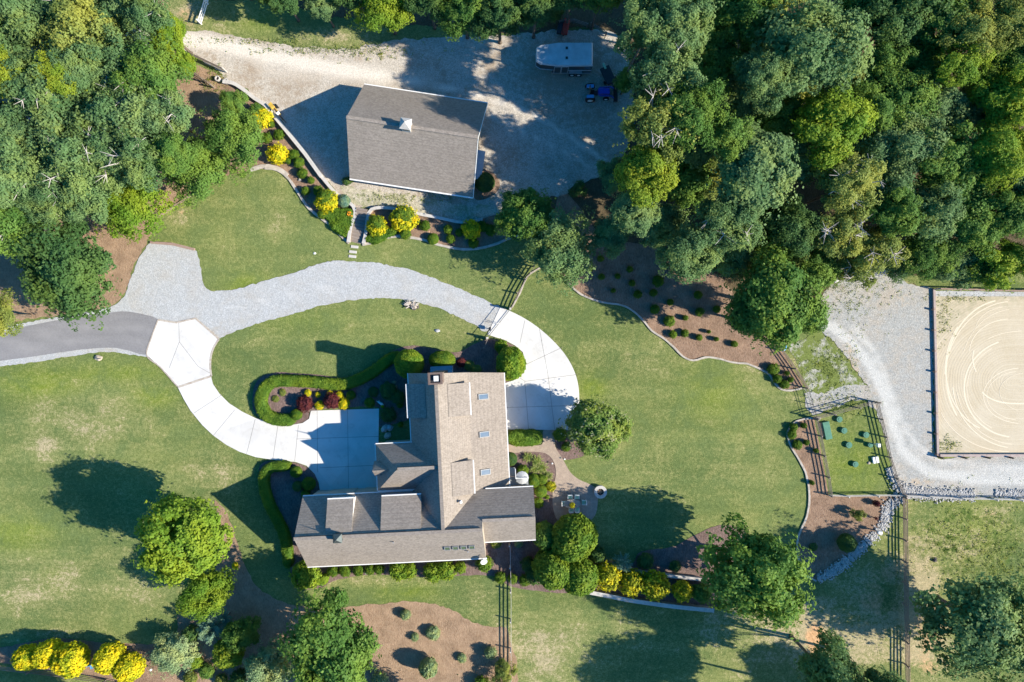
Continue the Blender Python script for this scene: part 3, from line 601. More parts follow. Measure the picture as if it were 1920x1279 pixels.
sheet('gravel_strip', [(1745, 545), (2150, 552), (2150, 562), (1745, 560)], 4.5 * Z, 'gravel_drive', .05, smooth=False)
sheet('grass_verge', [(1690, 522), (1740, 516), (1800, 514), (1900, 512), (2150, 515), (2150, 543), (1900, 541), (1752, 541), (1720, 536)], 3.4 * Z, 'lawn', .3)
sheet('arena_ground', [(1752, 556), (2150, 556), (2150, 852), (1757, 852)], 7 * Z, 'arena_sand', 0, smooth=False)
ar = []
def arc(cx, cy, rx, ry, a0, a1, n=18): return [(cx + rx * math.cos(math.radians(a0 + (a1 - a0) * t / n)), cy - ry * math.sin(math.radians(a0 + (a1 - a0) * t / n))) for t in range(n + 1)]
for i, (L, w) in enumerate([(arc(1885, 700, 112, 138, 100, 215), .16), (arc(1905, 728, 98, 92, 110, 262), .16), (arc(1905, 728, 93, 86, 120, 240), .07), (arc(1900, 715, 130, 150, 95, 175), .10), (arc(1915, 742, 72, 52, 95, 265), .08), (arc(1915, 742, 66, 46, 100, 260), .06),
        (arc(1870, 690, 98, 120, 140, 250), .13), (arc(1895, 660, 78, 62, 95, 178), .09), (arc(1895, 672, 72, 60, 165, 205), .14), (arc(1930, 650, 90, 30, 100, 150), .07), (arc(1900, 700, 100, 120, 95, 160), .06), (arc(1890, 620, 62, 45, 100, 170), .06), ([(1840, 735), (1852, 745), (1868, 752), (1890, 756), (1940, 757)], .16),
        (arc(1905, 715, 120, 125, 185, 262), .12), (arc(1905, 715, 113, 118, 190, 265), .07), (arc(1925, 735, 52, 36, 100, 250), .05), (arc(1895, 735, 140, 112, 200, 268), .08)]):
    ar.append(ribbon('ar%d' % i, L, w, 6.9 * Z, (7.2 + .07 * i) * Z, 'sand_ridge', wob=0))
join(ar, 'raked_sand_ridge', kind='structure')

# ------------------------------------------------------------------ kerbs, edgings and retaining walls (things)
def thing_ribbon(name, pts, w, z1, mat, label, cat, group=None, smooth=True, wob=.3, z0=0.0):
    return tag(ribbon(name, pts, w, z0, z1, mat, smooth=smooth, wob=wob), label, cat, group)
thing_ribbon('stone_edging', CURB1, .28, .16, 'edging_stone', 'grey stone edging curving between the upper left lawn and the bed of yellow shrubs', 'edging')
thing_ribbon('flagstone_edging', [(470, 319), (490, 313), (510, 313), (527, 319), (540, 329)], .45, .13, 'edging_stone', 'wide tan flagstones along the lawn corner below the left wood', 'edging')
thing_ribbon('stone_edging', [(680, 459), (695, 456), (712, 449), (745, 443), (790, 449), (830, 461), (875, 468), (920, 461), (955, 447), (975, 440)], .28, .16, 'edging_stone', 'pale stone edging in front of the shrub bed to the right of the wooden steps', 'edging')
thing_ribbon('stone_edging', CURB3, .20, .14, 'edging_stone', 'long winding stone edging between the back lawn and the shaded woodland bed', 'edging')
thing_ribbon('stone_edging', DCURB, .20, .14, 'edging_stone', 'pale stone edging curving along the bed west of the fenced green lid yard', 'edging')
thing_ribbon('log_edging', [(283, 455), (325, 458), (366, 468)], .28, .22, 'wood_brown', 'low brown timber across the head of the gravel turnout', 'edging', smooth=False)
thing_ribbon('timber_edging', [(300, 405), (332, 384), (371, 358), (400, 342)], .22, .18, 'wood_brown', 'weathered timber edging half under the trees along the upper left lawn', 'edging')
thing_ribbon('stone_edging', [(960, 577), (975, 550), (988, 520), (1003, 508), (1018, 500)], .16, .10, 'edging_stone', 'thin pale stone edging along the fence right of the drive gate', 'edging')
def wall(pts, w, h, label, mat='stone_cap', smooth=True):
    t = empty('retaining_wall', W(*pts[0]), 0, label, 'retaining wall')
    for nm, ww, z0, z1, mm in (('wall', w - .08, 0, h - .1, 'edging_stone'), ('cap', w, h - .1, h, mat)):
        o = ribbon(nm, pts, ww, z0, z1, mm, smooth=smooth, wob=.1, parent=t); o.location = -t.location
    return t
wall(WALL1[:6], .40, .55, 'pale capped retaining wall curving round the upper left corner of the barn gravel')
wall(WALL1[5:9], .42, .62, 'straight pale capped retaining wall beside the shaded gravel west of the barn', smooth=False)
wall(WALL1[8:] + [(668, 398), (667, 408), (661, 420), (657, 440), (655, 455)], .36, .5, 'pale retaining wall that bends down along the left side of the wooden steps')
wall([(683, 458), (687, 440), (690, 415), (692, 402), (698, 394), (712, 391), (735, 392), (755, 396)], .34, .5, 'grey retaining wall hooking round the right side of the wooden steps')
wall([(755, 396), (790, 403), (830, 411), (868, 418), (905, 412)], .34, .45, 'grey retaining wall below the barn behind the right hand shrub bed')
wall([(1104, 1106), (1140, 1113), (1180, 1121), (1250, 1131), (1335, 1140)], .45, .8, 'lower grey block retaining wall under the yellow tipped bushes beside the big tree')
wall([(1120, 1052), (1160, 1060), (1200, 1070), (1255, 1077), (1315, 1084)], .35, .6, 'upper grey retaining wall in the shade above the yellow tipped bushes')
# wooden steps
t = empty('wooden_steps', W(676, 422), 0, 'grey wooden garden steps going down from the barn gravel to the lawn', 'steps')
a, b = W(681, 392), W(667, 455)
for i in range(11):
    f = (i + .5) / 11; c = a.lerp(b, f); d = (b - a).normalized(); r = math.atan2(d.y, d.x) + math.pi / 2
    hw = .62 + .14 * f
    z = .62 - .5 * f
    o = MB().box(-hw, hw, -.10, .155, z - .10, z).box(-hw + .02, hw - .02, -.20, .14, 0, z - .09).build('tread', 'wood_grey', t); o.location = c - t.location; o.rotation_euler = (0, 0, r)
for i, (x, y) in enumerate([(665, 463), (662, 472.5), (661, 481)]):
    o = MB().box(-.42, .42, -.15, .15, 0, .09).build('stepping_stone', 'stone_cap', bevel=.02)
    o.location = W(x, y); o.rotation_euler = (0, 0, R_(-6))
    tag(o, ['grey stepping stone nearest the foot of the wooden steps', 'middle of three grey stepping stones below the wooden steps', 'grey stepping stone nearest the curved gravel drive'][i], 'stepping stone', 'stepping stones below the wooden steps')

# ------------------------------------------------------------------ foliage
def np_mesh(name, V, Q, tint=None, extra=None, hue=None):
    """mesh from numpy verts and quads; tint per face. extra = (verts, faces, tint) joined in"""
    n = len(V); nf = len(Q)
    if extra is not None:
        ev, ef, et = extra; V = np.concatenate([V, ev]); Q = np.concatenate([Q, ef + n]); tint = np.concatenate([tint, et])
    me = bpy.data.meshes.new(name)
    me.vertices.add(len(V)); me.vertices.foreach_set('co', V.astype(np.float32).ravel())
    me.loops.add(len(Q) * 4); me.loops.foreach_set('vertex_index', Q.astype(np.int32).ravel())
    me.polygons.add(len(Q)); me.polygons.foreach_set('loop_start', np.arange(0, len(Q) * 4, 4, dtype=np.int32))
    me.update(calc_edges=True)
    a = me.attributes.new('tint', 'FLOAT', 'FACE'); a.data.foreach_set('value', tint.astype(np.float32))
    if hue is None:
        cc = V[Q[:, 0]]; sc = 2.2 / max(1e-3, np.abs(V[:, :2]).max()) if np.abs(V[:, :2]).max() < 3 else .8
        hue = np.array([.5 + 1.1 * mnoise.noise(Vector((a_[0] * sc, a_[1] * sc, a_[2] * sc + 7.7))) for a_ in cc])
    h_ = me.attributes.new('hue', 'FLOAT', 'FACE'); h_.data.foreach_set('value', hue.astype(np.float32))
    me.materials.append(None)
    return me
def norm(a): return a / np.maximum(np.linalg.norm(a, axis=1, keepdims=True), 1e-6)
def leaves(P, Nn, size, rng, aspect=.62, jit=.5):
    n = len(P); Nn = norm(Nn + rng.normal(0, jit, (n, 3)))
    T = norm(np.cross(Nn, norm(rng.normal(0, 1, (n, 3))))); B = np.cross(Nn, T)
    s = (size * rng.uniform(.65, 1.35, n))[:, None]
    V = np.stack([P - T * s, P - B * s * aspect + Nn * s * .12, P + T * s, P + B * s * aspect + Nn * s * .12], 1).reshape(-1, 3)
    return V, np.arange(n * 4).reshape(n, 4)
def usphere(rng, n, zmin=-1.0):
    z = rng.uniform(zmin, 1, n); t = rng.uniform(0, 2 * np.pi, n); r = np.sqrt(1 - z * z)
    return np.stack([r * np.cos(t), r * np.sin(t), z], 1)
def sphere_core(r, rz, rng, nseg=20, nring=12, amp=.05, zmin=-.6):
    th = np.linspace(0, 2 * np.pi, nseg, endpoint=False); ph = np.linspace(math.asin(zmin), math.pi / 2 - .01, nring)
    V = []; off = rng.uniform(0, 50)
    for p in ph:
        for t in th:
            d = Vector((math.cos(t) * math.cos(p), math.sin(t) * math.cos(p), math.sin(p)))
            k = 1 + amp * 2 * mnoise.noise(d * 2.5 + Vector((off, 0, 0))); V.append((d.x * r * k, d.y * r * k, d.z * rz * k))
    F = [(i * nseg + j, i * nseg + (j + 1) % nseg, (i + 1) * nseg + (j + 1) % nseg, (i + 1) * nseg + j) for i in range(nring - 1) for j in range(nseg)]
    return np.array(V), np.array(F), np.full(len(F), .15)

def crown_broad(seed, nclump=95, per=150, leaf=.058, cr=(.17, .33), lobes=.22, rz=.8, spray=.10):
    rng = np.random.default_rng(seed); off = rng.uniform(0, 99)
    d = usphere(rng, nclump, -.35); k = []
    for q in d: k.append(1 + lobes * 2 * mnoise.noise(Vector((q[0] * 1.7 + off, q[1] * 1.7, q[2] * 1.7))))
    k = np.array(k); lev = rng.choice([.78, .62, .42, .2], nclump, p=[.55, .25, .13, .07])
    C = d * (k * lev)[:, None]; C[:, 2] *= rz
    CR = rng.uniform(*cr, nclump) * np.where(lev > .5, 1, 1.15)
    P = []; Nn = []; T = []
    for i in range(nclump):
        n = int(per * (CR[i] / cr[1]) ** 1.6 * 1.3) + 20
        u = usphere(rng, n, -.5); rr = rng.uniform(.55, 1.0, n) ** .6
        # sub-clumps: ragged surface
        o2 = rng.uniform(0, 99)
        w = np.array([mnoise.noise(Vector((a[0] * 2.8 + o2, a[1] * 2.8, a[2] * 2.8))) for a in u])
        rr = rr * (1 + .55 * w)
        P.append(C[i] + u * (rr * CR[i])[:, None]); Nn.append(u * .8 + d[i] * .5 + np.array([0, 0, .5]))
        T.append(np.clip(rng.uniform(.15, .85) * .45 + rng.uniform(0, 1, n) * .35 + .25 * (w + .3) + .05, 0, 1))
    # loose sprays that break the outline
    n = int(nclump * per * spray); u = usphere(rng, n, -.2); kk = np.array([1 + lobes * 2 * mnoise.noise(Vector((q[0] * 1.7 + off, q[1] * 1.7, q[2] * 1.7))) for q in u])
    pw = np.array([mnoise.noise(Vector((q[0] * 6 + off, q[1] * 6, q[2] * 6))) for q in u]); m = pw > .05
    S_ = u * (kk * (.88 + .34 * pw))[:, None]; S_[:, 2] *= rz
    P.append(S_[m]); Nn.append(u[m] + np.array([0, 0, .4])); T.append(rng.uniform(.3, .9, m.sum()))
    P = np.concatenate(P); Nn = np.concatenate(Nn); T = np.concatenate(T)
    V, Q = leaves(P, Nn, leaf, rng)
    return np_mesh('crown', V, Q, T)
def crown_ball(seed, n=3800, leaf=.060, rz=.9, amp=.05, rough=.03, core=.90):
    rng = np.random.default_rng(seed); u = usphere(rng, n, -.55); off = rng.uniform(0, 99)
    w = np.array([mnoise.noise(Vector((a[0] * 2.2 + off, a[1] * 2.2, a[2] * 2.2))) for a in u]); w2 = np.array([mnoise.noise(Vector((a[0] * 7 + off, a[1] * 7, a[2] * 7))) for a in u])
    r = 1 - .04 + amp * 2 * w + rough * 2 * w2 + rng.uniform(-.04, .03, n)
    P = u * r[:, None]; P[:, 2] *= rz
    T = np.clip(.45 + .5 * w2 + rng.uniform(-.3, .3, n), 0, 1)
    V, Q = leaves(P, u + np.array([0, 0, .25]), leaf, rng, jit=.45)
    return np_mesh('foliage', V, Q, T, sphere_core(core, core * rz, rng, amp=amp))
def crown_spiky(seed, nb=60, leaf=.035, per=90, rz=.9, droop=.1, width=.10, zmin=-.1):
    """sprays of needles or long leaves on radiating branches"""
    rng = np.random.default_rng(seed); P = []; Nn = []; T = []
    D = usphere(rng, nb, zmin)
    for d in D:
        L = rng.uniform(.6, 1.05); t = rng.uniform(.15, 1, per) ** .8
        sd = norm(np.cross(d[None], np.array([[0.1, 0.2, 1]])))[0]
        wv = rng.normal(0, 1, per) * width * (1.15 - t)
        p = d[None] * (t * L)[:, None] + sd[None] * wv[:, None] + rng.normal(0, .02, (per, 3)); p[:, 2] -= droop * t * t
        P.append(p); Nn.append(np.tile(d * .3 + np.array([0, 0, 1.0]), (per, 1))); T.append(np.clip(.2 + .5 * t + rng.uniform(-.2, .3, per), 0, 1))
    P = np.concatenate(P); P[:, 2] *= rz; Nn = np.concatenate(Nn); T = np.concatenate(T)
    V, Q = leaves(P, Nn, leaf, rng, aspect=.35, jit=.35)
    return np_mesh('foliage', V, Q, T)
def crown_cone(seed, n=6500, leaf=.045, rough=.05):
    """dense clipped-looking upright cone with a round top, unit radius, height 2 (z -1..1)"""
    rng = np.random.default_rng(seed); t = rng.uniform(0, 1, n); a = rng.uniform(0, 2 * np.pi, n); off = rng.uniform(0, 99)
    prof = lambda t: np.clip(1.02 * (1 - t ** 2.3) ** .75, .02, 1)
    w = np.array([mnoise.noise(Vector((math.cos(x) * 3 + off, math.sin(x) * 3, y * 5))) for x, y in zip(a, t)])
    r = prof(t) * (1 + .10 * w + rng.uniform(-.05, .05, n)); P = np.stack([r * np.cos(a), r * np.sin(a), t * 2 - 1], 1)
    Nn = np.stack([np.cos(a), np.sin(a), .35 + t * .8], 1); T = np.clip(.5 + .5 * w + rng.uniform(-.35, .35, n), 0, 1)
    V, Q = leaves(P, Nn, leaf, rng, jit=.45)
    th = np.linspace(0, 2 * np.pi, 20, endpoint=False); tt = np.linspace(0, .98, 12); cv = np.array([(prof(np.array(y)) * .92 * math.cos(x), prof(np.array(y)) * .92 * math.sin(x), y * 2 - 1.03) for y in tt for x in th])
    cf = np.array([(i * 20 + j, i * 20 + (j + 1) % 20, (i + 1) * 20 + (j + 1) % 20, (i + 1) * 20 + j) for i in range(11) for j in range(20)])
    return np_mesh('foliage', V, Q, T, (cv, cf, np.full(len(cf), .15)))

PROTO = {
    'broad': [crown_broad(s, lobes=.36, nclump=110, cr=(.12, .32), per=300, leaf=.038) for s in (1, 2, 3, 4)],
    'fine': [crown_broad(s, nclump=150, per=200, leaf=.033, cr=(.09, .25), lobes=.38, spray=.16) for s in (11, 12, 13, 14)],
    'dense': [crown_broad(s, nclump=120, per=290, leaf=.037, cr=(.11, .25), lobes=.17, rz=.95, spray=.05) for s in (21, 22)],
    'loose': [crown_broad(s, nclump=62, per=240, leaf=.036, cr=(.14, .28), lobes=.38, spray=.12) for s in (31, 32)],
    'ball': [crown_ball(s) for s in (41, 42)],
    'rag': [crown_ball(s, n=3000, leaf=.085, amp=.17, rough=.17, core=.62) for s in (51, 52, 53, 54, 55)],
    'clip': [crown_ball(s, n=6500, leaf=.045, amp=.03, rough=.015, core=.94) for s in (61,)],
    'spiky': [crown_spiky(s) for s in (71, 72)],
    'pine': [crown_spiky(s, nb=46, leaf=.05, per=150, width=.16, rz=.8, droop=.15) for s in (73, 74)],
    'cone': [crown_cone(s) for s in (81, 82)],
    'dome': [crown_ball(s, n=5200, leaf=.062, amp=.09, rough=.08, core=.80) for s in (91, 92, 93)],
}
def trunk_mesh(seed, h, hc, R, Rz, r0, limbs=7, reach=.62):
    rng = random.Random(seed); mb = MB(); lean = Vector((rng.uniform(-.05, .05) * h, rng.uniform(-.05, .05) * h, 0))
    zt = hc + Rz * .15; pts = [Vector((0, 0, 0)), Vector((0, 0, .35)), lean * .3 + Vector((0, 0, zt * .5)), lean * .7 + Vector((0, 0, zt))]
    mb.tube(pts, [r0 * 1.45, r0, r0 * .78, r0 * .35], 8)
    for i in range(limbs):
        a = 2 * math.pi * i / limbs + rng.uniform(-.4, .4); z0 = max(.25 * zt, zt - Rz * rng.uniform(.5, 1.3)); b = Vector((0, 0, z0)) + lean * .5
        e = Vector((math.cos(a) * R * reach, math.sin(a) * R * reach, hc + Rz * rng.uniform(-.1, .55))); m = b.lerp(e, .5) + Vector((0, 0, -.08 * R))
        mb.tube([b, m, e], [r0 * .42, r0 * .26, r0 * .06], 5)
        f = m + Vector((rng.uniform(-.3, .3), rng.uniform(-.3, .3), rng.uniform(.1, .4))) * R
        mb.tube([m, f], [r0 * .2, r0 * .05], 4)
    return mb
TID = [0]
QUEUE = {}
def queue(key, o, px, fmt, cat, group):
    QUEUE.setdefault(key, dict(fmt=fmt, cat=cat, group=group, items=[]))['items'].append((px, o))
def flush_queue():
    for k, q in QUEUE.items():
        it = sorted(q['items'], key=lambda a: a[0]); n = len(it)
        for i, (px, o) in enumerate(it):
            o['category'] = q['cat']
            if n > 1: o['group'] = q['group']
            o['label'] = (q['fmt'].replace('{o}', (ORD[i] if i < n - 1 or n < 4 else 'last')) if n > 1 else q['fmt'].replace('{o} ', '').replace('{o}', 'only'))

def tree(px, py, rpx, hc, proto, leaf, label=None, name='tree', cat='tree', group=None, rz=None, flat=.8, key=None, fmt=None, trunk=True, dead=0, sx=1.0, sy=1.0, rot=None):
    TID[0] += 1; rng = random.Random(TID[0] * 7 + 3)
    c = W(px, py, hc); R = rpx * S * (1 - hc / H); Rz = (rz if rz else R * flat)
    t = empty(name, (c.x, c.y, 0), 0, label, cat, group)
    P = PROTO[proto]; me0 = P[rng.randrange(len(P))]
    cr = link('crown' if name.endswith('tree') else 'foliage', me0, t); cr.location = (0, 0, hc)
    pr = dict(dome=.9, broad=.80, fine=.80, dense=.95, loose=.80, ball=.9, rag=.9, clip=.9, spiky=.9, pine=.8, cone=1.0)[proto]
    cr.scale = (R * sx, R * sy, Rz / pr); cr.rotation_euler = (rng.uniform(-.08, .08), rng.uniform(-.08, .08), rng.uniform(0, 6.28) if rot is None else rot)
    sl = cr.material_slots[0]; sl.link = 'OBJECT'; sl.material = M['leaf_' + leaf]
    if trunk:
        r0 = max(.03, min(.42, R * .055 + .02)); trunk_mesh(TID[0], hc, hc, R, Rz, r0, limbs=7 if R > 2 else 4).build('trunk' if R > 1.4 else 'stem', 'bark', t, smooth=True)
    if dead:
        for i in range(dead):
            a = rng.uniform(0, 6.28); e = Vector((math.cos(a) * R * .9, math.sin(a) * R * .9, hc + Rz * rng.uniform(.35, .85))); b = Vector((math.cos(a) * R * .3, math.sin(a) * R * .3, hc + Rz * .3)); m = b.lerp(e, .55) + Vector((rng.uniform(-.4, .4), rng.uniform(-.4, .4), .5))
            mb = MB().tube([b, m, e], [.07, .05, .02], 5)
            for j in range(4): s_ = b.lerp(m, .5) if j == 3 else m; mb.tube([s_, s_ + Vector((rng.uniform(-1.1, 1.1), rng.uniform(-1.1, 1.1), rng.uniform(0, .5)))], [.04, .012], 4)
            mb.build('dead_branch', 'dead_bark', t)
    if key: queue(key, t, px, fmt, cat, group)
    return t
def T(px, py, rpx, hc, proto, leaf, label, **k): return tree(px, py, rpx, hc, proto, leaf, label, **k)

# ---- solitary and edge trees
T(345, 1008, 76, 6.6, 'dense', 'bright', 'bright green round lawn tree casting a long shadow on the left lawn', rz=5.0, flat=1, sy=1.08, rot=.5)
T(386, 1112, 47, 4.0, 'fine', 'bright', 'smaller leafy green tree tucked just below the bright round lawn tree')
T(128, 500, 88, 5.2, 'fine', 'dark', 'large dark green tree on pine straw left of the gravel turnout', flat=.75)
T(-8, 588, 42, 5, 'loose', 'olive', 'pale yellowish tree cut by the left edge above the asphalt road')
T(620, 1212, 86, 6.5, 'fine', 'green', 'large dark green tree below the house at the bottom centre left', flat=.85, sy=1.15, rot=0)
T(1120, 802, 58, 3.4, 'dense', 'myrtle', 'round crape myrtle with pale flower tips beside the right concrete apron', flat=.85)
T(1412, 1072, 92, 6.5, 'fine', 'green', 'big green tree at the right end of the grey retaining walls', rz=6.0, rot=.3)
T(1845, 1175, 102, 7.5, 'fine', 'grey', 'wide dark green tree in the lower right pasture', flat=.7)
T(1555, 1268, 58, 9.0, 'fine', 'grey', 'green tree at the bottom edge left of the pasture fence', rz=5)
T(1650, 1300, 48, 9.5, 'fine', 'grey', 'green tree cut by the bottom edge beside the pasture fence', rz=5)
T(985, 405, 54, 4.5, 'dense', 'green', 'dark green rounded tree at the right end of the shrub bed below the barn', flat=.9)
T(1052, 468, 62, 5.0, 'fine', 'grey', 'greyish green spreading tree at the top of the fence by the driveway gate', flat=.7)
T(440, 262, 56, 5.0, 'fine', 'green', 'mid green tree behind the yellow shrubs at the left wood edge', flat=.75)
T(370, 318, 56, 4.5, 'fine', 'green', 'green tree leaning over the timber edging of the upper left lawn', flat=.75)
T(248, 385, 58, 5.0, 'fine', 'bright', 'yellow green tree at the wood edge beside the upper left lawn corner', flat=.75)
T(437, 192, 24, 2.5, 'broad', 'green', 'small green tree beside the retaining wall corner at the barn gravel')
T(480, 205, 11, 1.2, 'rag', 'green', 'small green bush directly above the uppermost yellow shrub', name='shrub', cat='shrub')
T(316, 72, 36, 5.5, 'dense', 'bright', 'bright lime green tree beside the start of the barn gravel road', sy=1.5, rot=.4)
T(345, 120, 24, 5.0, 'dense', 'bright', 'lower lime green tree touching the short fence by the barn gravel road')
T(722, 12, 50, 6.0, 'fine', 'bright', 'fresh green drooping tree at the top edge above the barn')
T(602, 8, 30, 5.0, 'dense', 'blue', 'pale blue green tree at the top edge left of the barn road')
T(525, -14, 42, 6.0, 'dense', 'dark', 'dark tree cut by the top edge over the upper grass strip')
T(660, -22, 42, 6.0, 'dense', 'dark', 'dark tree cut by the top edge between two paler trees')
T(800, -8, 46, 7.0, 'fine', 'dark', 'dark feathery tree at the top edge just right of the fresh green tree')
T(868, 12, 48, 7.0, 'fine', 'green', 'green feathery tree at the top edge above the barn roof corner')
T(935, 18, 52, 7.5, 'fine', 'dark', 'dark green feathery tree at the top edge left of the horse trailer')
T(1005, 2, 46, 8.0, 'fine', 'dark', 'dark green tree at the top edge directly above the horse trailer')
T(1075, -22, 46, 8.0, 'broad', 'dark', 'dark shadowed tree at the top edge above the red machine')
# ---- left wood, three rows
LW = [('top', [(-30, 10, 60), (35, 35, 58), (95, 0, 50), (150, 48, 60), (225, 15, 55), (275, 25, 42)], 'grey green tree, {o} from the left along the top edge of the left wood'),
      ('upper', [(10, 130, 56), (75, 165, 50), (140, 125, 46), (205, 120, 60), (282, 150, 58)], 'grey green tree, {o} from the left in the second row of the left wood'),
      ('mid', [(-25, 235, 60), (45, 250, 60), (125, 225, 64), (205, 215, 62), (262, 215, 58), (312, 215, 40)], 'grey green tree, {o} from the left in the middle row of the left wood'),
      ('low', [(5, 330, 58), (75, 330, 60), (140, 310, 56), (195, 300, 56), (258, 300, 46), (318, 290, 36)], 'green tree, {o} from the left in the fourth row of the left wood'),
      ('bottom', [(-20, 425, 56), (30, 410, 46), (90, 385, 38), (160, 370, 42)], 'green tree, {o} from the left in the lowest row of the left wood')]
rt = random.Random(5)
for nm, L, fmt in LW:
    for (x, y, r) in L:
        lf = {'top': ['grey', 'olive', 'grey'], 'upper': ['grey', 'grey', 'green'], 'mid': ['grey', 'blue', 'grey'], 'low': ['grey', 'green', 'grey'], 'bottom': ['green', 'bright', 'grey']}[nm][rt.randrange(3)]
        tree(x, y, r * 1.1, rt.uniform(6.5, 9.5), rt.choice(['broad', 'fine', 'broad', 'loose']), lf, key='lw' + nm, fmt=fmt, group='trees of the left wood', flat=.8, dead=3 if rt.random() < .4 else 0)
tree(110, 142, 44, 10, 'loose', 'lime', 'yellow green tree near the middle of the left wood top half', group=None)
tree(15, 140, 42, 10, 'loose', 'lime', 'yellow green tree at the left edge high in the left wood')
# ---- right wood: key pale and lime trees by hand
T(1525, 95, 92, 13.5, 'fine', 'grey', 'largest pale grey green tree in the upper right wood near the top edge', flat=.75)
T(1412, 318, 84, 12.5, 'dense', 'blue', 'broad pale blue green tree in the centre of the right wood', flat=.7)
T(1560, 235, 66, 12.0, 'broad', 'bright', 'yellow green tree between the two big pale trees of the right wood')
T(1176, 150, 22, 4.0, 'broad', 'green', 'low green tree at the barn gravel edge right of the tractor')
T(1206, 60, 54, 13.5, 'loose', 'grey', 'pale green tree at the top right corner of the barn gravel', flat=1.0)
T(1275, 45, 62, 14, 'fine', 'grey', 'pale green tree on the top edge, second right of the horse trailer')
T(1432, 150, 50, 14.5, 'fine', 'grey', 'added tall grey green tree touching the left side of the largest pale tree')  # added so its shadow reaches the gravel right of the barn
T(1362, 258, 44, 14, 'loose', 'green', 'added tall green tree up left of the broad pale blue green tree')  # another tree added to close a gap in the lot's shade
T(1292, 215, 56, 15, 'fine', 'green', 'added tall green tree behind the pale tree beside the blue tractor', flat=1.1)  # extra deep-crowned tree put in to shade the barn gravel
T(1250, 150, 60, 14, 'fine', 'grey', 'pale grey green tree just right of the blue tractor', dead=6, flat=1.1)
T(1225, 235, 60, 14, 'loose', 'olive', 'pale olive tree with bare silver branches at the barn gravel edge', dead=8, flat=1.15)
T(1214, 325, 52, 12.5, 'broad', 'lime', 'bright lime tree at the lower end of the barn gravel')
T(1190, 400, 44, 11, 'dense', 'blue', 'blue green tree below the bright lime tree')
T(1290, 478, 56, 10, 'fine', 'grey', 'mid green tree hanging over the left part of the shaded woodland bed', flat=.75)
T(1362, 420, 58, 11, 'fine', 'grey', 'grey green tree above the shaded woodland bed', dead=4)
T(1452, 555, 76, 8.0, 'broad', 'green', 'large fresh green tree between the woodland bed and the gravel court', flat=.8, sy=1.15, rot=0)
T(1400, 590, 40, 6.5, 'broad', 'dark', 'darker green tree tucked at the left of the large fresh green tree')
T(1510, 590, 34, 6.0, 'broad', 'green', 'fresh green tree touching the gravel court left corner')
T(1885, 112, 56, 10, 'fine', 'green', 'green tree at the right edge just below the top corner tree')
T(1905, 345, 50, 9, 'fine', 'grey', 'grey green tree at the right edge between two yellow green ones')
T(1825, 60, 52, 12, 'loose', 'olive', 'olive tree near the top right, left of the corner')
T(1800, 125, 50, 11.5, 'loose', 'bright', 'yellow green tree among dark crowns near the upper right')
T(1895, 40, 52, 12, 'fine', 'olive', 'olive brown tree in the top right corner')
T(1895, 190, 58, 11.5, 'fine', 'bright', 'yellow green tree at the right edge a little below the top corner')
T(1870, 290, 58, 11, 'fine', 'bright', 'yellow green tree at the right edge in the middle of the wood')
T(1890, 400, 50, 10, 'fine', 'green', 'green tree at the right edge above the riding arena')
T(1880, 490, 52, 7, 'loose', 'bright', 'bright green tree overhanging the top right of the riding arena')
T(1745, 400, 56, 9.5, 'fine', 'grey', 'grey green tree above the arena corner')
T(1740, 470, 46, 7.5, 'fine', 'green', 'dull green tree at the head of the gravel court')
T(1640, 465, 48, 8.0, 'loose', 'olive', 'thin olive tree above the top of the gravel court', dead=5)
T(1570, 440, 46, 9.5, 'loose', 'olive', 'sparse olive tree with silver twigs left of the gravel court head', dead=7)
T(1600, 500, 40, 5.5, 'loose', 'olive', 'low sparse olive tree right at the gravel court edge', dead=6)
T(1680, 400, 48, 10, 'fine', 'green', 'green tree in the lower part of the right wood, left of the arena corner tree')
T(1590, 345, 58, 11, 'fine', 'olive', 'olive green tree right of the broad pale blue green tree', dead=6)
T(1820, 420, 52, 9, 'fine', 'green', 'green tree over the arena fence between two other crowns')
T(1490, 430, 46, 9.0, 'broad', 'dark', 'dark tree below the broad pale blue green tree')
# fill: darker lower storey and the wood beyond the frame
RW = [('a', [(1130, -30, 40), (1220, -20, 48), (1340, 0, 50), (1400, 30, 50), (1440, -20, 50), (1620, 10, 46), (1680, 40, 48), (1730, -15, 50), (1770, 30, 48), (1960, -20, 50)], 'dark green tree, {o} from the left along the top edge of the right wood', 8.5, 11.5),
      ('b', [(1330, 105, 48), (1400, 130, 48), (1380, 200, 50), (1310, 200, 46), (1460, 215, 40)], 'shaded tree, {o} from the left between the two largest pale trees', 7, 10),
      ('c', [(1660, 120, 44), (1720, 120, 50), (1640, 200, 44), (1690, 190, 50), (1750, 205, 50), (1820, 210, 52)], 'shaded tree, {o} from the left in the upper right of the wood', 7, 10.5),
      ('d', [(1480, 150, 40), (1590, 160, 44), (1500, 300, 40), (1640, 280, 48), (1700, 270, 52), (1760, 290, 50), (1800, 350, 52), (1660, 340, 46), (1310, 270, 40)], 'shaded tree, {o} from the left in the middle of the right wood', 7, 10),
      ('e', [(1150, 330, 26), (1150, 440, 30), (1240, 420, 40), (1290, 330, 46), (1340, 330, 40), (1430, 440, 44), (1370, 480, 40), (1530, 500, 36), (1480, 490, 38), (1690, 485, 32), (1790, 490, 36), (1840, 500, 34), (1740, 500, 26)], 'low dark tree, {o} from the left along the right wood bottom fringe', 4.0, 6.0)]
for nm, L, fmt, h0, h1 in RW:
    for (x, y, r) in L:
        tree(x, y, r * 1.18, rt.uniform(h0, h1), rt.choice(['broad', 'fine', 'broad']), rt.choice(['dark', 'green', 'blue', 'green', 'olive']), key='rw' + nm, fmt=fmt, group='shaded trees of the right wood')
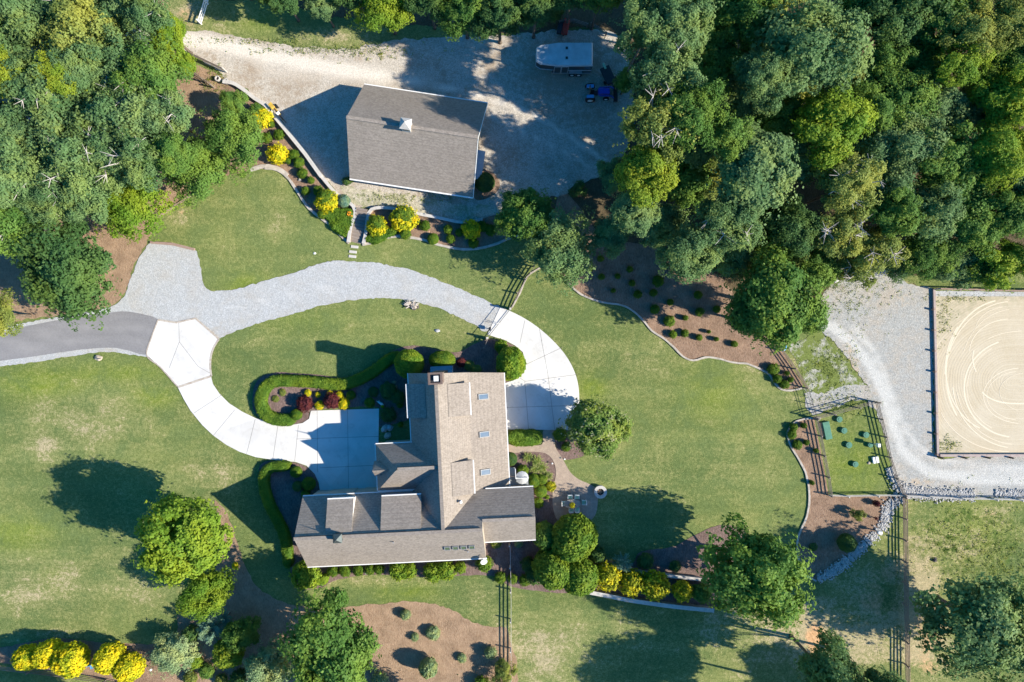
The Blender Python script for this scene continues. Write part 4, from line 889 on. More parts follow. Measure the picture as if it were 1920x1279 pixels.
# unseen neighbours of the frame whose shadows the photo shows
for i, (x, y, r, h) in enumerate([(2010, 110, 60, 12), (2010, 240, 60, 12), (2000, 370, 60, 11), (2005, 480, 55, 9), (1470, 1400, 60, 9), (1600, 1390, 60, 10), (1985, 1240, 70, 8), (60, 1400, 60, 8), (180, 1420, 60, 8), (700, 1400, 60, 7), (860, 1410, 60, 7), (1760, 1390, 60, 8), (-70, 60, 60, 9), (-80, 170, 60, 9), (-80, 330, 60, 8), (380, -110, 60, 8)]):
    tree(x, y, r, h, 'broad', 'dark', None, key='off%d' % (0 if x > 1900 else 1 if y > 1300 else 2),
         fmt='dark green tree {o} from the left ' + ('beyond the right edge of the view' if x > 1900 else 'beyond the bottom edge of the view' if y > 1300 else 'beyond the upper left of the view'), group='trees just outside the view')

# ---- shrubs. (px, py, r px, height m)
def shrub(px, py, r, h, proto, leaf, label=None, key=None, fmt=None, group=None, name='shrub', cat='shrub', sx=1, sy=1, rot=None, base=0):
    R = r * S; rz = h / 2 * 1.05; proto = 'rag' if proto == 'ball' and r < 11 and leaf not in ('dark',) else proto
    return tree(px, py, r, h * .48, proto, leaf, label, name=name, cat=cat, group=group, rz=rz, key=key, fmt=fmt, trunk=h > .5, sx=sx, sy=sy, rot=rot)
# evergreen cluster by the patio
for x, y, r, h, lb in [(1075, 1008, 42, 5.0, 'tallest dense evergreen just below the patio'), (1021, 1004, 24, 3.6, 'narrow evergreen squeezed between the house corner and the tallest evergreen'),
                       (1036, 1066, 36, 4.4, 'dense evergreen at the lower left of the patio cluster'), (1086, 1081, 34, 4.2, 'dense evergreen at the lower right of the patio cluster, next to yellow bushes')]:
    shrub(x, y, r, h, 'ball', 'hedge' if r > 30 else 'green', lb, name='evergreen_tree', cat='tree', group='evergreens below the patio', sy=1.1)
# clipped trees north of the house
shrub(767, 682, 28, 3.2, 'clip', 'bright', 'clipped round tree left of the brick chimney', name='clipped_tree', cat='topiary')
shrub(829, 675, 25, 2.2, 'clip', 'hedge', 'clipped oval shrub above the brick chimney', cat='topiary', sy=.72, rot=0)
shrub(958, 682, 28, 3.4, 'ball', 'bright', 'large clipped shrub beside the right concrete apron', sy=1.15, rot=0, cat='topiary')
shrub(909, 342, 19, 2.2, 'clip', 'dark', 'dark round shrub at the lower right corner of the barn', cat='topiary')
# yellow conifers bottom left
for x, y, r, h, lb in [(52, 1232, 23, 3.4, 'leftmost golden conifer in the row along the bottom left fence'), (93, 1226, 25, 3.8, 'second golden conifer from the left, in the trio by the bottom left fence'), (134, 1236, 31, 4.2, 'largest golden conifer, third from the left by the bottom left fence'),
                       (205, 1234, 27, 4.0, 'golden conifer right of the gap in the bottom left row'), (243, 1251, 25, 3.8, 'rightmost golden conifer in the bottom left row')]:
    shrub(x, y, r * .98, h * .85, 'dome', 'yellow', lb, name='golden_conifer', cat='conifer', group='golden conifers in the bottom left row')
shrub(325, 1222, 38, 3.2, 'fine', 'silver', 'silvery green feathery conifer right of the golden conifers', name='silver_conifer', cat='conifer')
shrub(398, 1180, 30, 4.2, 'pine', 'spruce', 'blue green spruce above the lime bush at the lower left', name='blue_spruce', cat='conifer')
shrub(420, 1160, 20, 3.2, 'spiky', 'spruce', 'smaller blue spruce top just behind the blue green spruce', name='blue_spruce', cat='conifer')
shrub(358, 1188, 15, 1.5, 'rag', 'dark', 'dark green shrub left of the blue green spruce')
shrub(455, 1185, 32, 4.5, 'dense', 'green', 'dark green dense tree right of the blue green spruce', name='evergreen_tree', cat='tree')
shrub(430, 1223, 28, 3.4, 'dome', 'lime', 'lime green bush below the dense dark tree at the lower left', cat='bush')
shrub(366, 1240, 13, 1.2, 'rag', 'bright', 'small lime shrub tucked at the right of the silvery conifer')
shrub(387, 1258, 13, 1.1, 'rag', 'green', 'small green shrub near the bottom edge under the lime bush')
shrub(357, 1272, 12, 1.0, 'rag', 'olive', 'small olive shrub at the bottom edge below the silvery conifer')
shrub(415, 1276, 11, .9, 'rag', 'olive', 'small olive shrub at the bottom edge below the lime bush')
shrub(505, 1255, 44, 5.0, 'fine', 'silver', 'pale blue green tree at the bottom edge left of the large dark tree', name='tree', cat='tree')
shrub(450, 1275, 18, 2.0, 'rag', 'dark', 'dark shrub at the bottom edge left of the pale blue green tree')
# straw bed below the house
for x, y, r, h, pr, lf, lb in [(760, 1153, 9, .9, 'rag', 'silver', 'small pale shrub highest on the straw bed below the house'), (812, 1187, 12, .9, 'rag', 'silver', 'round pale shrub in the middle of the straw bed below the house'), (778, 1195, 7, .6, 'rag', 'silver', 'tiny shrub left of the round pale shrub on the straw bed'),
                               (803, 1252, 17, 2.6, 'dome', 'silver', 'pale upright conifer with a long shadow on the straw bed'), (866, 1234, 8, .6, 'rag', 'silver', 'faint low shrub in tree shadow on the straw bed'), (920, 1224, 10, 1.3, 'rag', 'silver', 'grey green shrub near the rail fence on the straw bed'),
                               (945, 1258, 24, 2.4, 'loose', 'olive', 'airy shrub growing through the bottom of the rail fence'), (712, 1275, 14, 1.2, 'rag', 'silver', 'pale shrub at the bottom edge right of the large dark tree'), (904, 1283, 14, 1.2, 'rag', 'hedge', 'green shrub at the bottom edge left of the rail fence')]:
    shrub(x, y, r, h, pr, lf, lb)
# yellow shrubs in the bed beside the barn gravel
for x, y, r, lb in [(492, 222, 17, 'uppermost bright yellow shrub beside the barn gravel wall'), (521, 289, 17, 'bright yellow shrub second down the bed beside the barn gravel wall'), (612, 377, 19, 'yellow edged shrub with green centre, left of the wooden steps'),
                    (757, 410, 23, 'largest yellow edged shrub, right of the wooden steps'), (707, 424, 18, 'yellow edged shrub touching the right wall of the wooden steps'), (884, 431, 17, 'yellow shrub at the right end of the bed below the barn')]:
    t = shrub(x, y, r, 1.7, 'rag', 'yellow', lb, name='golden_shrub', group='golden shrubs around the barn gravel')
    if 'green' in lb or 'edged' in lb:
        g = shrub(x + 2, y - 4, r * .68, 1.0, 'rag', 'hedge', 'x', name='tmp'); f = [c for c in g.children if c.name.startswith('foliage')][0]
        for c in list(g.children):
            if c is not f: bpy.data.objects.remove(c)
        off = g.location - t.location; bpy.data.objects.remove(g); f.parent = t; f.location = (off.x, off.y, 1.40); f.name = 'green_growth'; f['label'] = 'green new growth in the middle of the shrub'
for x, y, r, h, lb in [(1137, 1080, 24, 2.6, 'first yellow tipped bush next to the evergreen cluster'), (1184, 1092, 22, 2.4, 'second yellow tipped bush along the lower retaining wall'), (1228, 1097, 25, 2.6, 'third yellow tipped bush along the lower retaining wall'),
                       (1279, 1108, 18, 1.8, 'fourth, duller yellow tipped bush along the lower retaining wall'), (1316, 1112, 17, 1.7, 'dull green bush at the foot of the big wall end tree')]:
    shrub(x, y, r, h, 'rag', 'yellowgreen' if x < 1300 else 'green', lb, name='yellow_tipped_bush', cat='bush', group='bushes along the lower retaining wall')
shrub(1166, 1056, 22, 2.4, 'spiky', 'spruce', 'dark feathery shrub behind the first two yellow tipped bushes')
shrub(1210, 1052, 14, 1.2, 'rag', 'dark', 'shaded low shrub left on the bed above the upper retaining wall')
shrub(1266, 1062, 10, .9, 'rag', 'dark', 'shaded low shrub right on the bed above the upper retaining wall')
shrub(1120, 1040, 14, 1.5, 'rag', 'dark', 'shaded shrub right beside the tallest evergreen')
# small green mounds: beds beside the steps
for i, (x, y, r) in enumerate([(500, 259, 9), (523, 253, 9), (551, 290, 9), (560, 305, 9), (541, 302, 5), (508, 233, 6), (567, 325, 9), (583, 338, 6), (573, 358, 7), (597, 358, 9), (601, 378, 6), (604, 402, 8)]):
    shrub(x, y, r, .9, 'ball' if r > 7 else 'rag', 'box', key='bedA', fmt='small green mound, {o} from the left beside the barn gravel wall', group='mound shrubs beside the barn gravel wall')
for i, (x, y, r) in enumerate([(797, 423, 9), (840, 430, 8), (812, 448, 11), (845, 448, 8), (888, 456, 9), (760, 438, 10), (861, 436, 7), (783, 416, 5), (905, 425, 9), (920, 432, 10)]):
    shrub(x, y, r, .9, 'ball', 'box', key='bedB', fmt='small green mound, {o} from the left in the bed right of the steps', group='mound shrubs right of the wooden steps')
# front beds
for x, y, r, h, pr, lf, lb in [(571, 757, 14, 1.3, 'rag', 'red', 'dark red dwarf maple left in the front bed'), (622, 752, 14, 1.4, 'rag', 'red', 'dark red dwarf maple right, at the driveway court edge'),
        (577, 737, 6, .5, 'rag', 'yellow', 'small yellow shrub above the left red maple'), (596, 740, 5, .5, 'rag', 'yellow', 'tiny yellow shrub between the two red maples, upper'), (618, 739, 6, .6, 'rag', 'yellow', 'small yellow shrub above the right red maple'), (637, 741, 7, .6, 'rag', 'yellow', 'small yellow shrub right of the right red maple, upper'),
        (599, 760, 8, .7, 'rag', 'yellow', 'small yellow shrub between the two red maples, lower'), (645, 757, 10, .9, 'ball', 'yellow', 'round yellow shrub at the driveway court edge'), (658, 741, 8, .9, 'ball', 'hedge', 'small round green shrub right of the yellow ones'), (693, 755, 9, 1.0, 'ball', 'hedge', 'small green shrub near the court top right corner'),
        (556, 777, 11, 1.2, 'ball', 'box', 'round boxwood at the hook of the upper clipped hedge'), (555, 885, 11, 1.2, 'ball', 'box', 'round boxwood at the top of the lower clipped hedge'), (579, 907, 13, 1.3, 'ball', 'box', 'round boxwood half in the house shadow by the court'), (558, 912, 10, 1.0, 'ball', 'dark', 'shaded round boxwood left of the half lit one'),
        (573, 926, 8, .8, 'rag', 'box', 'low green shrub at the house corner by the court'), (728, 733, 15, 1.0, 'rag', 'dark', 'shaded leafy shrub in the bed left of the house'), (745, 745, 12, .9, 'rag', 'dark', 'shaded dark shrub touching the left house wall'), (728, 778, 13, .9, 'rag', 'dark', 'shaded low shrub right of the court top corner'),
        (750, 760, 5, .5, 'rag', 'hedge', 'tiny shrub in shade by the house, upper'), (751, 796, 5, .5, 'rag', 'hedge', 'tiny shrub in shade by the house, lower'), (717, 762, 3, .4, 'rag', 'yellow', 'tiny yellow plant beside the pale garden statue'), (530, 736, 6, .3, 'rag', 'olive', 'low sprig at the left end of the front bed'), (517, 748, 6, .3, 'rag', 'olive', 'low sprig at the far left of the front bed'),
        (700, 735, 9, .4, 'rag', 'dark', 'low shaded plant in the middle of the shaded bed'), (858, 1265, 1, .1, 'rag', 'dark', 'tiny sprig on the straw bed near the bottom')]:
    shrub(x, y, r, h, pr, lf, lb, name='dwarf_maple' if lf == 'red' else 'shrub')
# bed by the upper right corner of the house
for x, y, r, h, lf, lb in [(880, 685, 9, .5, 'olive', 'low plant right of the clipped oval shrub'), (893, 693, 9, .5, 'olive', 'low plant above the right roof corner'), (865, 680, 8, .5, 'red', 'low reddish plant beside the clipped oval shrub'), (940, 650, 12, 1.0, 'bright', 'green shrub at the gate end of the right apron bed')]:
    shrub(x, y, r, h, 'rag', lf, lb)
# patio bed
for x, y, r, h, pr, lf, lb in [(957, 861, 13, 1.3, 'clip', 'dark', 'dark green clipped shrub against the right house wall'), (980, 882, 10, .9, 'ball', 'hedge', 'round green shrub right of the grey umbrella'), (1001, 901, 13, 1.1, 'ball', 'hedge', 'largest round green shrub in the patio bed'), (1016, 899, 9, .9, 'ball', 'hedge', 'round green shrub right of the largest one in the patio bed'),
        (1014, 921, 12, 1.0, 'ball', 'hedge', 'lowest round green shrub in the patio bed'), (1010, 943, 9, .6, 'rag', 'bright', 'lime plant at the house corner by the patio'), (1026, 932, 4, .4, 'rag', 'bright', 'tiny lime plant left of the patio furniture'), (1033, 912, 9, .5, 'rag', 'yellowgreen', 'yellow flowering plant at the paver edge'),
        (990, 858, 12, .6, 'spiky', 'flower', 'upper left clump of strappy lilies in the patio bed'), (1006, 864, 14, .7, 'spiky', 'flower', 'upper clump of strappy lilies with pale flowers in the patio bed'), (1018, 878, 14, .7, 'spiky', 'flower', 'right hand clump of strappy lilies in the patio bed'), (1004, 880, 13, .6, 'spiky', 'flower', 'centre clump of strappy lilies in the patio bed'), (1027, 893, 12, .6, 'spiky', 'flower', 'lowest clump of strappy lilies in the patio bed'),
        (1050, 815, 12, .9, 'rag', 'hedge', 'green shrub under the crape myrtle'), (1062, 838, 8, .6, 'rag', 'hedge', 'small green shrub under the crape myrtle by the pavers')]:
    shrub(x, y, r, h, pr, lf, lb)
# lower side of the house
for x, y, r, h, pr, lf, lb in [(573, 1078, 25, 2.4, 'rag', 'bright', 'big lime green bush at the lower left corner of the house'), (748, 1069, 17, 1.8, 'rag', 'bright', 'left bush of the pair below the middle of the house'), (766, 1070, 14, 1.7, 'rag', 'bright', 'right half bush of the pair below the middle of the house'), (812, 1072, 17, 1.7, 'rag', 'bright', 'broad green bush below the small roof windows, left half'), (836, 1069, 17, 1.8, 'rag', 'bright', 'broad green bush below the small roof windows, right half'),
        (863, 1064, 10, 1.5, 'rag', 'bright', 'narrow green bush right of the broad bushes'), (908, 1057, 14, 1.6, 'rag', 'hedge', 'green bush under the satellite dish'), (938, 1083, 10, .9, 'rag', 'hedge', 'small green shrub left of the rail fence start'), (961, 1085, 9, .9, 'rag', 'hedge', 'small green shrub right of the rail fence start'), (984, 1088, 10, .9, 'rag', 'hedge', 'small green shrub furthest right below the house'), (1002, 1078, 16, 1.4, 'rag', 'dark', 'dark shaded shrub left of the evergreens'),
        (990, 1058, 12, 1.4, 'rag', 'dark', 'shaded shrub under the right porch roof'), (930, 1019, 9, .5, 'rag', 'olive', 'pale plant beside the lower porch wall'), (972, 1020, 7, .4, 'rag', 'silver', 'small pale plant below the right porch roof')]:
    shrub(x, y, r, h, pr, lf, lb)
for x, y, r in [(624, 1071, 10), (647, 1071, 10), (672, 1069, 10), (694, 1068, 9), (711, 1067, 9)]:
    shrub(x, y, r, 1.0, 'ball', 'box', key='south', fmt='small clipped mound, {o} from the left under the lower eave of the house', group='clipped mounds under the lower eave')
# woodland bed seedlings
for x, y, r in [(1126, 485, 7), (1108, 505, 5), (1128, 519, 7), (1158, 518, 6), (1181, 505, 7), (1185, 531, 7), (1234, 527, 12), (1196, 552, 9), (1225, 549, 8), (1228, 580, 10), (1257, 567, 7), (1255, 602, 12), (1285, 596, 6), (1309, 553, 9), (1312, 585, 9), (1344, 580, 8), (1262, 627, 8), (1284, 625, 8), (1311, 633, 7), (1329, 622, 4), (1343, 636, 5), (1377, 645, 7), (1262, 480, 7), (1150, 545, 5)]:
    shrub(x, y, r * .82, .7, 'rag', 'box' if x != 1262 else 'bright', key='wb', fmt='small green shrub, {o} from the left on the shaded woodland bed', group='small shrubs of the shaded woodland bed')
for x, y, r in [(1450, 692, 10), (1457, 710, 8), (1471, 721, 8), (1475, 700, 4), (1482, 712, 5)]:
    shrub(x, y, r, .8, 'rag', 'box', key='f2', fmt='small shrub, {o} from the left in the narrow fenced bed', group='shrubs in the narrow bed')
for x, y, r in [(1488, 801, 7), (1485, 815, 8), (1495, 834, 8), (1507, 798, 5), (1512, 830, 5), (1530, 845, 4), (1522, 905, 4)]:
    shrub(x, y, r, .7, 'rag', 'box', key='f3', fmt='small shrub, {o} from the left in the curved bed by the lid yard', group='shrubs in the curved bed')
shrub(1588, 1018, 17, 2.0, 'ball', 'dark', 'dark dense bush beside the rock channel', cat='bush')
shrub(1608, 965, 12, 1.6, 'loose', 'olive', 'thin rose bush on the bed below the green lid yard', cat='bush')
shrub(1525, 1026, 7, .5, 'rag', 'dark', 'low dark plant left on the bed by the rock channel')
shrub(1643, 944, 5, .9, 'rag', 'red', 'upper small purple shrub beside the rock channel')
shrub(1643, 972, 5, .9, 'spiky', 'red', 'lower small purple shrub beside the rock channel')
shrub(650, 340, 7, 1.2, 'rag', 'dark', 'dark shrub at the lower left corner of the barn')
shrub(658, 337, 5, .8, 'rag', 'green', 'small green shrub beside the lower left corner of the barn')
shrub(1085, 355, 16, 1.0, 'loose', 'dark', 'shaded brushy shrub below the barn gravel right end')
shrub(1040, 20, 15, 2.5, 'rag', 'dark', 'dark shrub left of the red machine')
shrub(423, 1033, 4, .4, 'rag', 'yellow', 'tiny yellow shrub on the straw right of the round lawn tree, upper')
shrub(441, 1061, 6, .5, 'rag', 'yellow', 'small yellow shrub in shadow right of the round lawn tree, lower')
shrub(645, 377, 12, 1.1, 'ball', 'spruce', 'grey green round shrub at the top left of the wooden steps')

# ---- clipped hedges and low ground cover swept along a path
def hedge(pts, width, h, leaf, label, name='hedge', per=170, lsz=.075, wob=.09, cat='hedge', flat=True, widths=None):
    P = catmull(px2(pts), False, .3); n = len(P); rng = np.random.default_rng(len(pts) * 31 + n)
    prof = [(-.5, 0), (-.5, .45), (-.47, .8), (-.36, .97), (-.15, 1.0), (.15, 1.0), (.36, .97), (.47, .8), (.5, .45), (.5, 0)]
    m = len(prof); V = []; t0 = 0
    for i, p in enumerate(P):
        d = (P[min(i + 1, n - 1)] - P[max(i - 1, 0)]).normalized(); nn = Vector((-d.y, d.x)); e = min(i, n - 1 - i) * .3
        k = min(1.0, math.sqrt(min(1, (e + .05) / (width * .5)) ** 1) if e < width * .5 else 1); ww = width * (np.interp(i / (n - 1), np.linspace(0, 1, len(widths)), widths) if widths else 1)
        for (a, b) in prof:
            q = p + nn * a * ww * k; j = 1 + wob * 2 * mnoise.noise(Vector((q.x * 1.3, q.y * 1.3, b)))
            V.append((q.x * 1, q.y, b * h * j * (.85 + .15 * k)))
    V = np.array(V); Q = np.array([(i * m + j, i * m + j + 1, (i + 1) * m + j + 1, (i + 1) * m + j) for i in range(n - 1) for j in range(m - 1)])
    A, B, C, D = V[Q[:, 0]], V[Q[:, 1]], V[Q[:, 2]], V[Q[:, 3]]
    nr = np.cross(B - A, D - A); ar = np.linalg.norm(nr, axis=1); nr = norm(nr)
    if nr[:, 2].mean() < 0: nr = -nr
    cnt = rng.poisson(ar * per); idx = np.repeat(np.arange(len(Q)), cnt); u = rng.uniform(0, 1, (len(idx), 1)); v = rng.uniform(0, 1, (len(idx), 1))
    Pp = (A[idx] * (1 - u) + B[idx] * u) * (1 - v) + (D[idx] * (1 - u) + C[idx] * u) * v + nr[idx] * rng.uniform(-.07, .09, (len(idx), 1))
    LVs = None
    T_ = np.clip(.45 + rng.uniform(-.45, .45, len(idx)) + np.array([.5 * mnoise.noise(Vector((a[0] * 2, a[1] * 2, a[2]))) for a in Pp]), 0, 1)
    LV, LQ = leaves(Pp, nr[idx] + np.array([0, 0, .2]), lsz, rng, jit=.4)
    me = np_mesh(name, LV, LQ, T_, (V, Q, np.full(len(Q), .3))); o = link(name, me); o.material_slots[0].link = 'OBJECT'; o.material_slots[0].material = M['leaf_' + leaf]
    return tag(o, label, cat)
hedge([(556, 786), (535, 787), (515, 784), (500, 775), (492, 758), (494, 738), (504, 722), (520, 714), (550, 714), (590, 716), (625, 720), (655, 718), (685, 706), (710, 690), (730, 674), (752, 663)], 1.20, .80, 'hedge', 'long clipped green hedge hooking round the front bed above the driveway court', widths=[1.05, 1.1, 1.05, 1.0, 1.0, 1.05, 1.0, .95])
hedge([(548, 872), (525, 873), (508, 877), (498, 890), (499, 915), (508, 945), (521, 970), (535, 1000), (541, 1030), (543, 1062)], 1.10, .80, 'hedge', 'clipped green hedge curving down the left side of the house')
hedge([(950, 820), (984, 820), (1016, 819)], 1.75, 1.0, 'hedge', 'short wide rectangular hedge between the right apron and the paver path', per=170, lsz=.075, wob=.08)
hedge([(598, 1092), (607, 1085), (617, 1076)], 1.0, .9, 'bright', 'short oval clipped hedge right of the big lime bush', widths=[.8, 1.1, .8])
hedge([(605, 404), (625, 405), (640, 418), (650, 445)], 1.9, .55, 'box', 'dense green groundcover left of the wooden steps', 'groundcover_shrub', 150, .09, .2, cat='groundcover', widths=[.4, 1.1, 1.3, .6])
hedge([(620, 395), (636, 402), (655, 400), (659, 425)], 1.0, .5, 'box', 'thin band of groundcover along the left wall of the wooden steps', 'groundcover_shrub', 150, .09, .2, cat='groundcover')
hedge([(688, 450), (705, 446), (725, 437), (748, 432)], 1.25, .55, 'box', 'dense green groundcover right of the wooden steps', 'groundcover_shrub', 150, .09, .2, cat='groundcover', widths=[1, 1.1, .9, .7])

# ------------------------------------------------------------------ the house
PHI = R_(2.8)
HO = Vector(((844.4 - 960) * S, (639.5 - 959.8) * S, 0))       # plan point under the crossing of the two main ridges
house = empty('house', HO, PHI, 'large two storey house with brown shingle roofs, dormers, skylights and a brick chimney', 'house')
def part(mb, name, mat, parent=None, **k): return mb.build(name, mat, parent or house, **k)
ZR, ZE, T_ = 7.8, 4.4, .20
sw, sn, ss = 3.3, 3.5, 4.1
# walls (inset under the eaves)
part(MB().box(-14.7, 3.7, -3.75, 3.15, 0, 4.3), 'wall', 'siding'); part(MB().box(3.7, 9.05, -1.95, 2.95, 0, 4.15), 'wall', 'siding')
part(MB().box(-2.95, 3.0, 3.15, 15.65, 0, 4.3), 'wall', 'siding'); part(MB().box(3.0, 6.45, 2.95, 15.2, 0, 2.95), 'wall', 'siding')
part(MB().box(-6.75, -2.95, 4.05, 8.35, 0, 4.1), 'wall', 'siding')
def gable(x, y0, y1, zt, z0, along='y', th=.12):
    """triangular gable wall"""
    mb = MB()
    ym = 0
    if along == 'y': vs = [(x, y0, z0), (x, y1, z0), (x, 0, zt)]; d = Vector((th, 0, 0))
    else: vs = [(y0, x, z0), (y1, x, z0), (0, x, zt)]; d = Vector((0, th, 0))
    vs = [Vector(v) for v in vs]; mb.add(vs + [v + d for v in vs], [(0, 1, 2), (5, 4, 3), (0, 3, 4, 1), (1, 4, 5, 2), (2, 5, 3, 0)]); return mb
part(gable(-14.7, -3.75, 3.15, 7.5, 4.3), 'wall', 'siding'); part(gable(15.53, -2.95, 3.0, 7.5, 4.3, 'x'), 'wall', 'siding')
# roofs
zn = lambda v: ZR - v * (ZR - ZE) / sn
zs = lambda v: ZR + v * (ZR - 4.0) / ss
UW, UE, UM, VN = -15.07, 9.36, 3.95, 15.98
sl = lambda P, f, t=T_, nm='roof': part(MB().slab([Vector(v) for v in P], f, t), nm, 'shingle')
sl([(UW, 0, ZR), (UM, 0, ZR), (UM, sn, ZE), (UW, sn, ZE)], [(3, 2, 1, 0)])
sl([(UW, -ss, 4.0), (UM, -ss, 4.0), (UM, 0, ZR), (UW, 0, ZR)], [(0, 1, 2, 3)])
sl([(UM, .73, zn(.73)), (UE, .73, zn(.73)), (UE, sn - .15, zn(sn - .15)), (UM, sn - .15, zn(sn - .15))], [(0, 1, 2, 3)])
sl([(UM, -2.3, 4.25), (UE, -2.3, 4.25), (UE, .73, zn(.73)), (UM, .73, zn(.73))], [(0, 1, 2, 3)])
part(MB().add([(UM - .06, .73, zn(.73) - .02), (UM - .06, 0, ZR - .05), (UM - .06, -ss + .12, 4.0), (UM - .06, -2.3, 4.1), (UM + .02, .73, zn(.73) - .03), (UM + .02, 0, ZR - .06), (UM + .02, -ss + .12, 3.98), (UM + .02, -2.3, 4.08)], [(0, 1, 2, 3), (4, 7, 6, 5), (0, 4, 5, 1), (1, 5, 6, 2)]), 'wall', 'siding')
# north-south wing
EB, ZB, EE, ZP = 3.05, 4.85, 6.82, 2.95
sl([(-sw, .1, ZE), (0, .1, ZR), (0, VN, ZR), (-sw, VN, ZE)], [(0, 1, 2, 3)])
sl([(0, .1, ZR), (EB, .1, ZB), (EB, VN - .2, ZB), (0, VN, ZR)], [(0, 1, 2, 3)])
sl([(EB, 3.2, ZB), (EE, 3.2, ZP), (EE, VN - .5, ZP), (EB, VN - .2, ZB)], [(0, 1, 2, 3)])
# court bay with hip end and gablet
sl([(-7.08, 8.65, 4.5), (-7.08, 3.75, 4.5), (-4.39, 6.45, 7.5), (-.25, 6.45, 7.5), (-3.0, 8.65, 4.5), (-3.0, 3.75, 4.5)], [(0, 1, 2), (0, 2, 3, 4), (1, 5, 3, 2)])
sl([(-7.2, 6.2, 6.3), (-5.45, 6.2, 6.3), (-6.75, 6.98, 5.0), (-7.2, 6.98, 4.95), (-6.75, 5.42, 5.0), (-7.2, 5.42, 4.95)], [(0, 3, 2, 1), (0, 1, 4, 5)], .10, 'gablet_roof')
part(MB().add([(-7.09, 5.5, 4.2), (-7.09, 6.9, 4.2), (-7.09, 6.2, 6.1), (-7.0, 5.5, 4.2), (-7.0, 6.9, 4.2), (-7.0, 6.2, 6.1)], [(0, 1, 2)[::-1], (3, 4, 5), (0, 3, 5, 2), (1, 2, 5, 4)]), 'wall', 'white_trim')
part(MB().tube([(-4.39, 6.45, 7.4), (-4.39, 6.45, 7.8), (-4.39, 6.45, 8.5)], [.08, .05, .02], 6), 'finial', 'copper_dark')
# shed dormers
def shed(u0, u1, v0, v1, zf, name_axis):
    """u0..u1, v0..v1 plan rectangle; axis: direction the dormer faces (n, w, e)"""
    d = empty('dormer'); d.parent = house
    zr = {'n': zn(min(v0, v1)), 'w': ZR + max(u0, u1) * (ZR - ZE) / sw, 'e': ZR - min(u0, u1) * (ZR - ZB) / EB}[name_axis] + .06
    o = .12
    if name_axis == 'n': top = [(u0 - o, v0, zr), (u1 + o, v0, zr), (u1 + o, v1 + .1, zf), (u0 - o, v1 + .1, zf)]
    elif name_axis == 'w': top = [(u0 - .1, v0 - o, zf), (u1, v0 - o, zr), (u1, v1 + o, zr), (u0 - .1, v1 + o, zf)]
    else: top = [(u0, v0 - o, zr), (u1 + .1, v0 - o, zf), (u1 + .1, v1 + o, zf), (u0, v1 + o, zr)]
    MB().slab([Vector(v) for v in top], [(0, 1, 2, 3)], .14).build('dormer_roof', 'shingle', d)
    # walls: a wedge under the roof down into the main slope
    if name_axis == 'n':
        vs = [(u0, v0 + .4, zr - .45), (u1, v0 + .4, zr - .45), (u1, v1 - .05, zf - .13), (u0, v1 - .05, zf - .13), (u0, v1 - .05, 4.2), (u1, v1 - .05, 4.2)]
        fs = [(0, 3, 2, 1), (3, 4, 5, 2), (0, 4, 3), (1, 2, 5), (0, 1, 5, 4)]
    elif name_axis == 'w':
        vs = [(u1 - .4, v0, zr - .45), (u1 - .4, v1, zr - .45), (u0 + .05, v1, zf - .13), (u0 + .05, v0, zf - .13), (u0 + .05, v0, 4.2), (u0 + .05, v1, 4.2)]
        fs = [(0, 3, 2, 1), (3, 4, 5, 2), (0, 4, 3), (1, 2, 5), (0, 1, 5, 4)]
    else:
        vs = [(u0 + .4, v0, zr - .45), (u0 + .4, v1, zr - .45), (u1 - .05, v1, zf - .13), (u1 - .05, v0, zf - .13), (u1 - .05, v0, 4.5), (u1 - .05, v1, 4.5)]
        fs = [(0, 3, 2, 1), (3, 4, 5, 2), (0, 4, 3), (1, 2, 5), (0, 1, 5, 4)]
    MB().add(vs, fs).build('dormer_wall', 'white_paint', d)
    g = MB()
    if name_axis == 'n': g.bar((u0 - o, v1 + .15, zf - .05), (u1 + o, v1 + .15, zf - .05), .11)
    elif name_axis == 'w': g.bar((u0 - .15, v0 - o, zf - .05), (u0 - .15, v1 + o, zf - .05), .11)
    else: g.bar((u1 + .15, v0 - o, zf - .05), (u1 + .15, v1 + o, zf - .05), .11)
    g.build('gutter', 'white_trim', d)
    w = MB(); n = 2
    for i in range(n):
        f0, f1 = (i + .2) / n, (i + .8) / n
        if name_axis == 'n': w.box(u0 + (u1 - u0) * f0, u0 + (u1 - u0) * f1, v1 - .06, v1 - .02, zf - 1.15, zf - .35)
        elif name_axis == 'w': w.box(u0 + .02, u0 + .06, v0 + (v1 - v0) * f0, v0 + (v1 - v0) * f1, zf - 1.15, zf - .35)
        else: w.box(u1 - .06, u1 - .02, v0 + (v1 - v0) * f0, v0 + (v1 - v0) * f1, zf - .7, zf - .3)
    w.build('window', 'glass', d)
shed(-11.85, -9.4, .35, 3.35, 6.15, 'n'); shed(-6.25, -2.4, .35, 3.4, 6.15, 'n')
shed(-3.2, -1.3, 11.5, 14.8, 5.75, 'w')
shed(1.05, 3.1, 11.5, 14.65, 5.75, 'e'); shed(1.05, 3.1, 3.35, 6.6, 5.8, 'e')
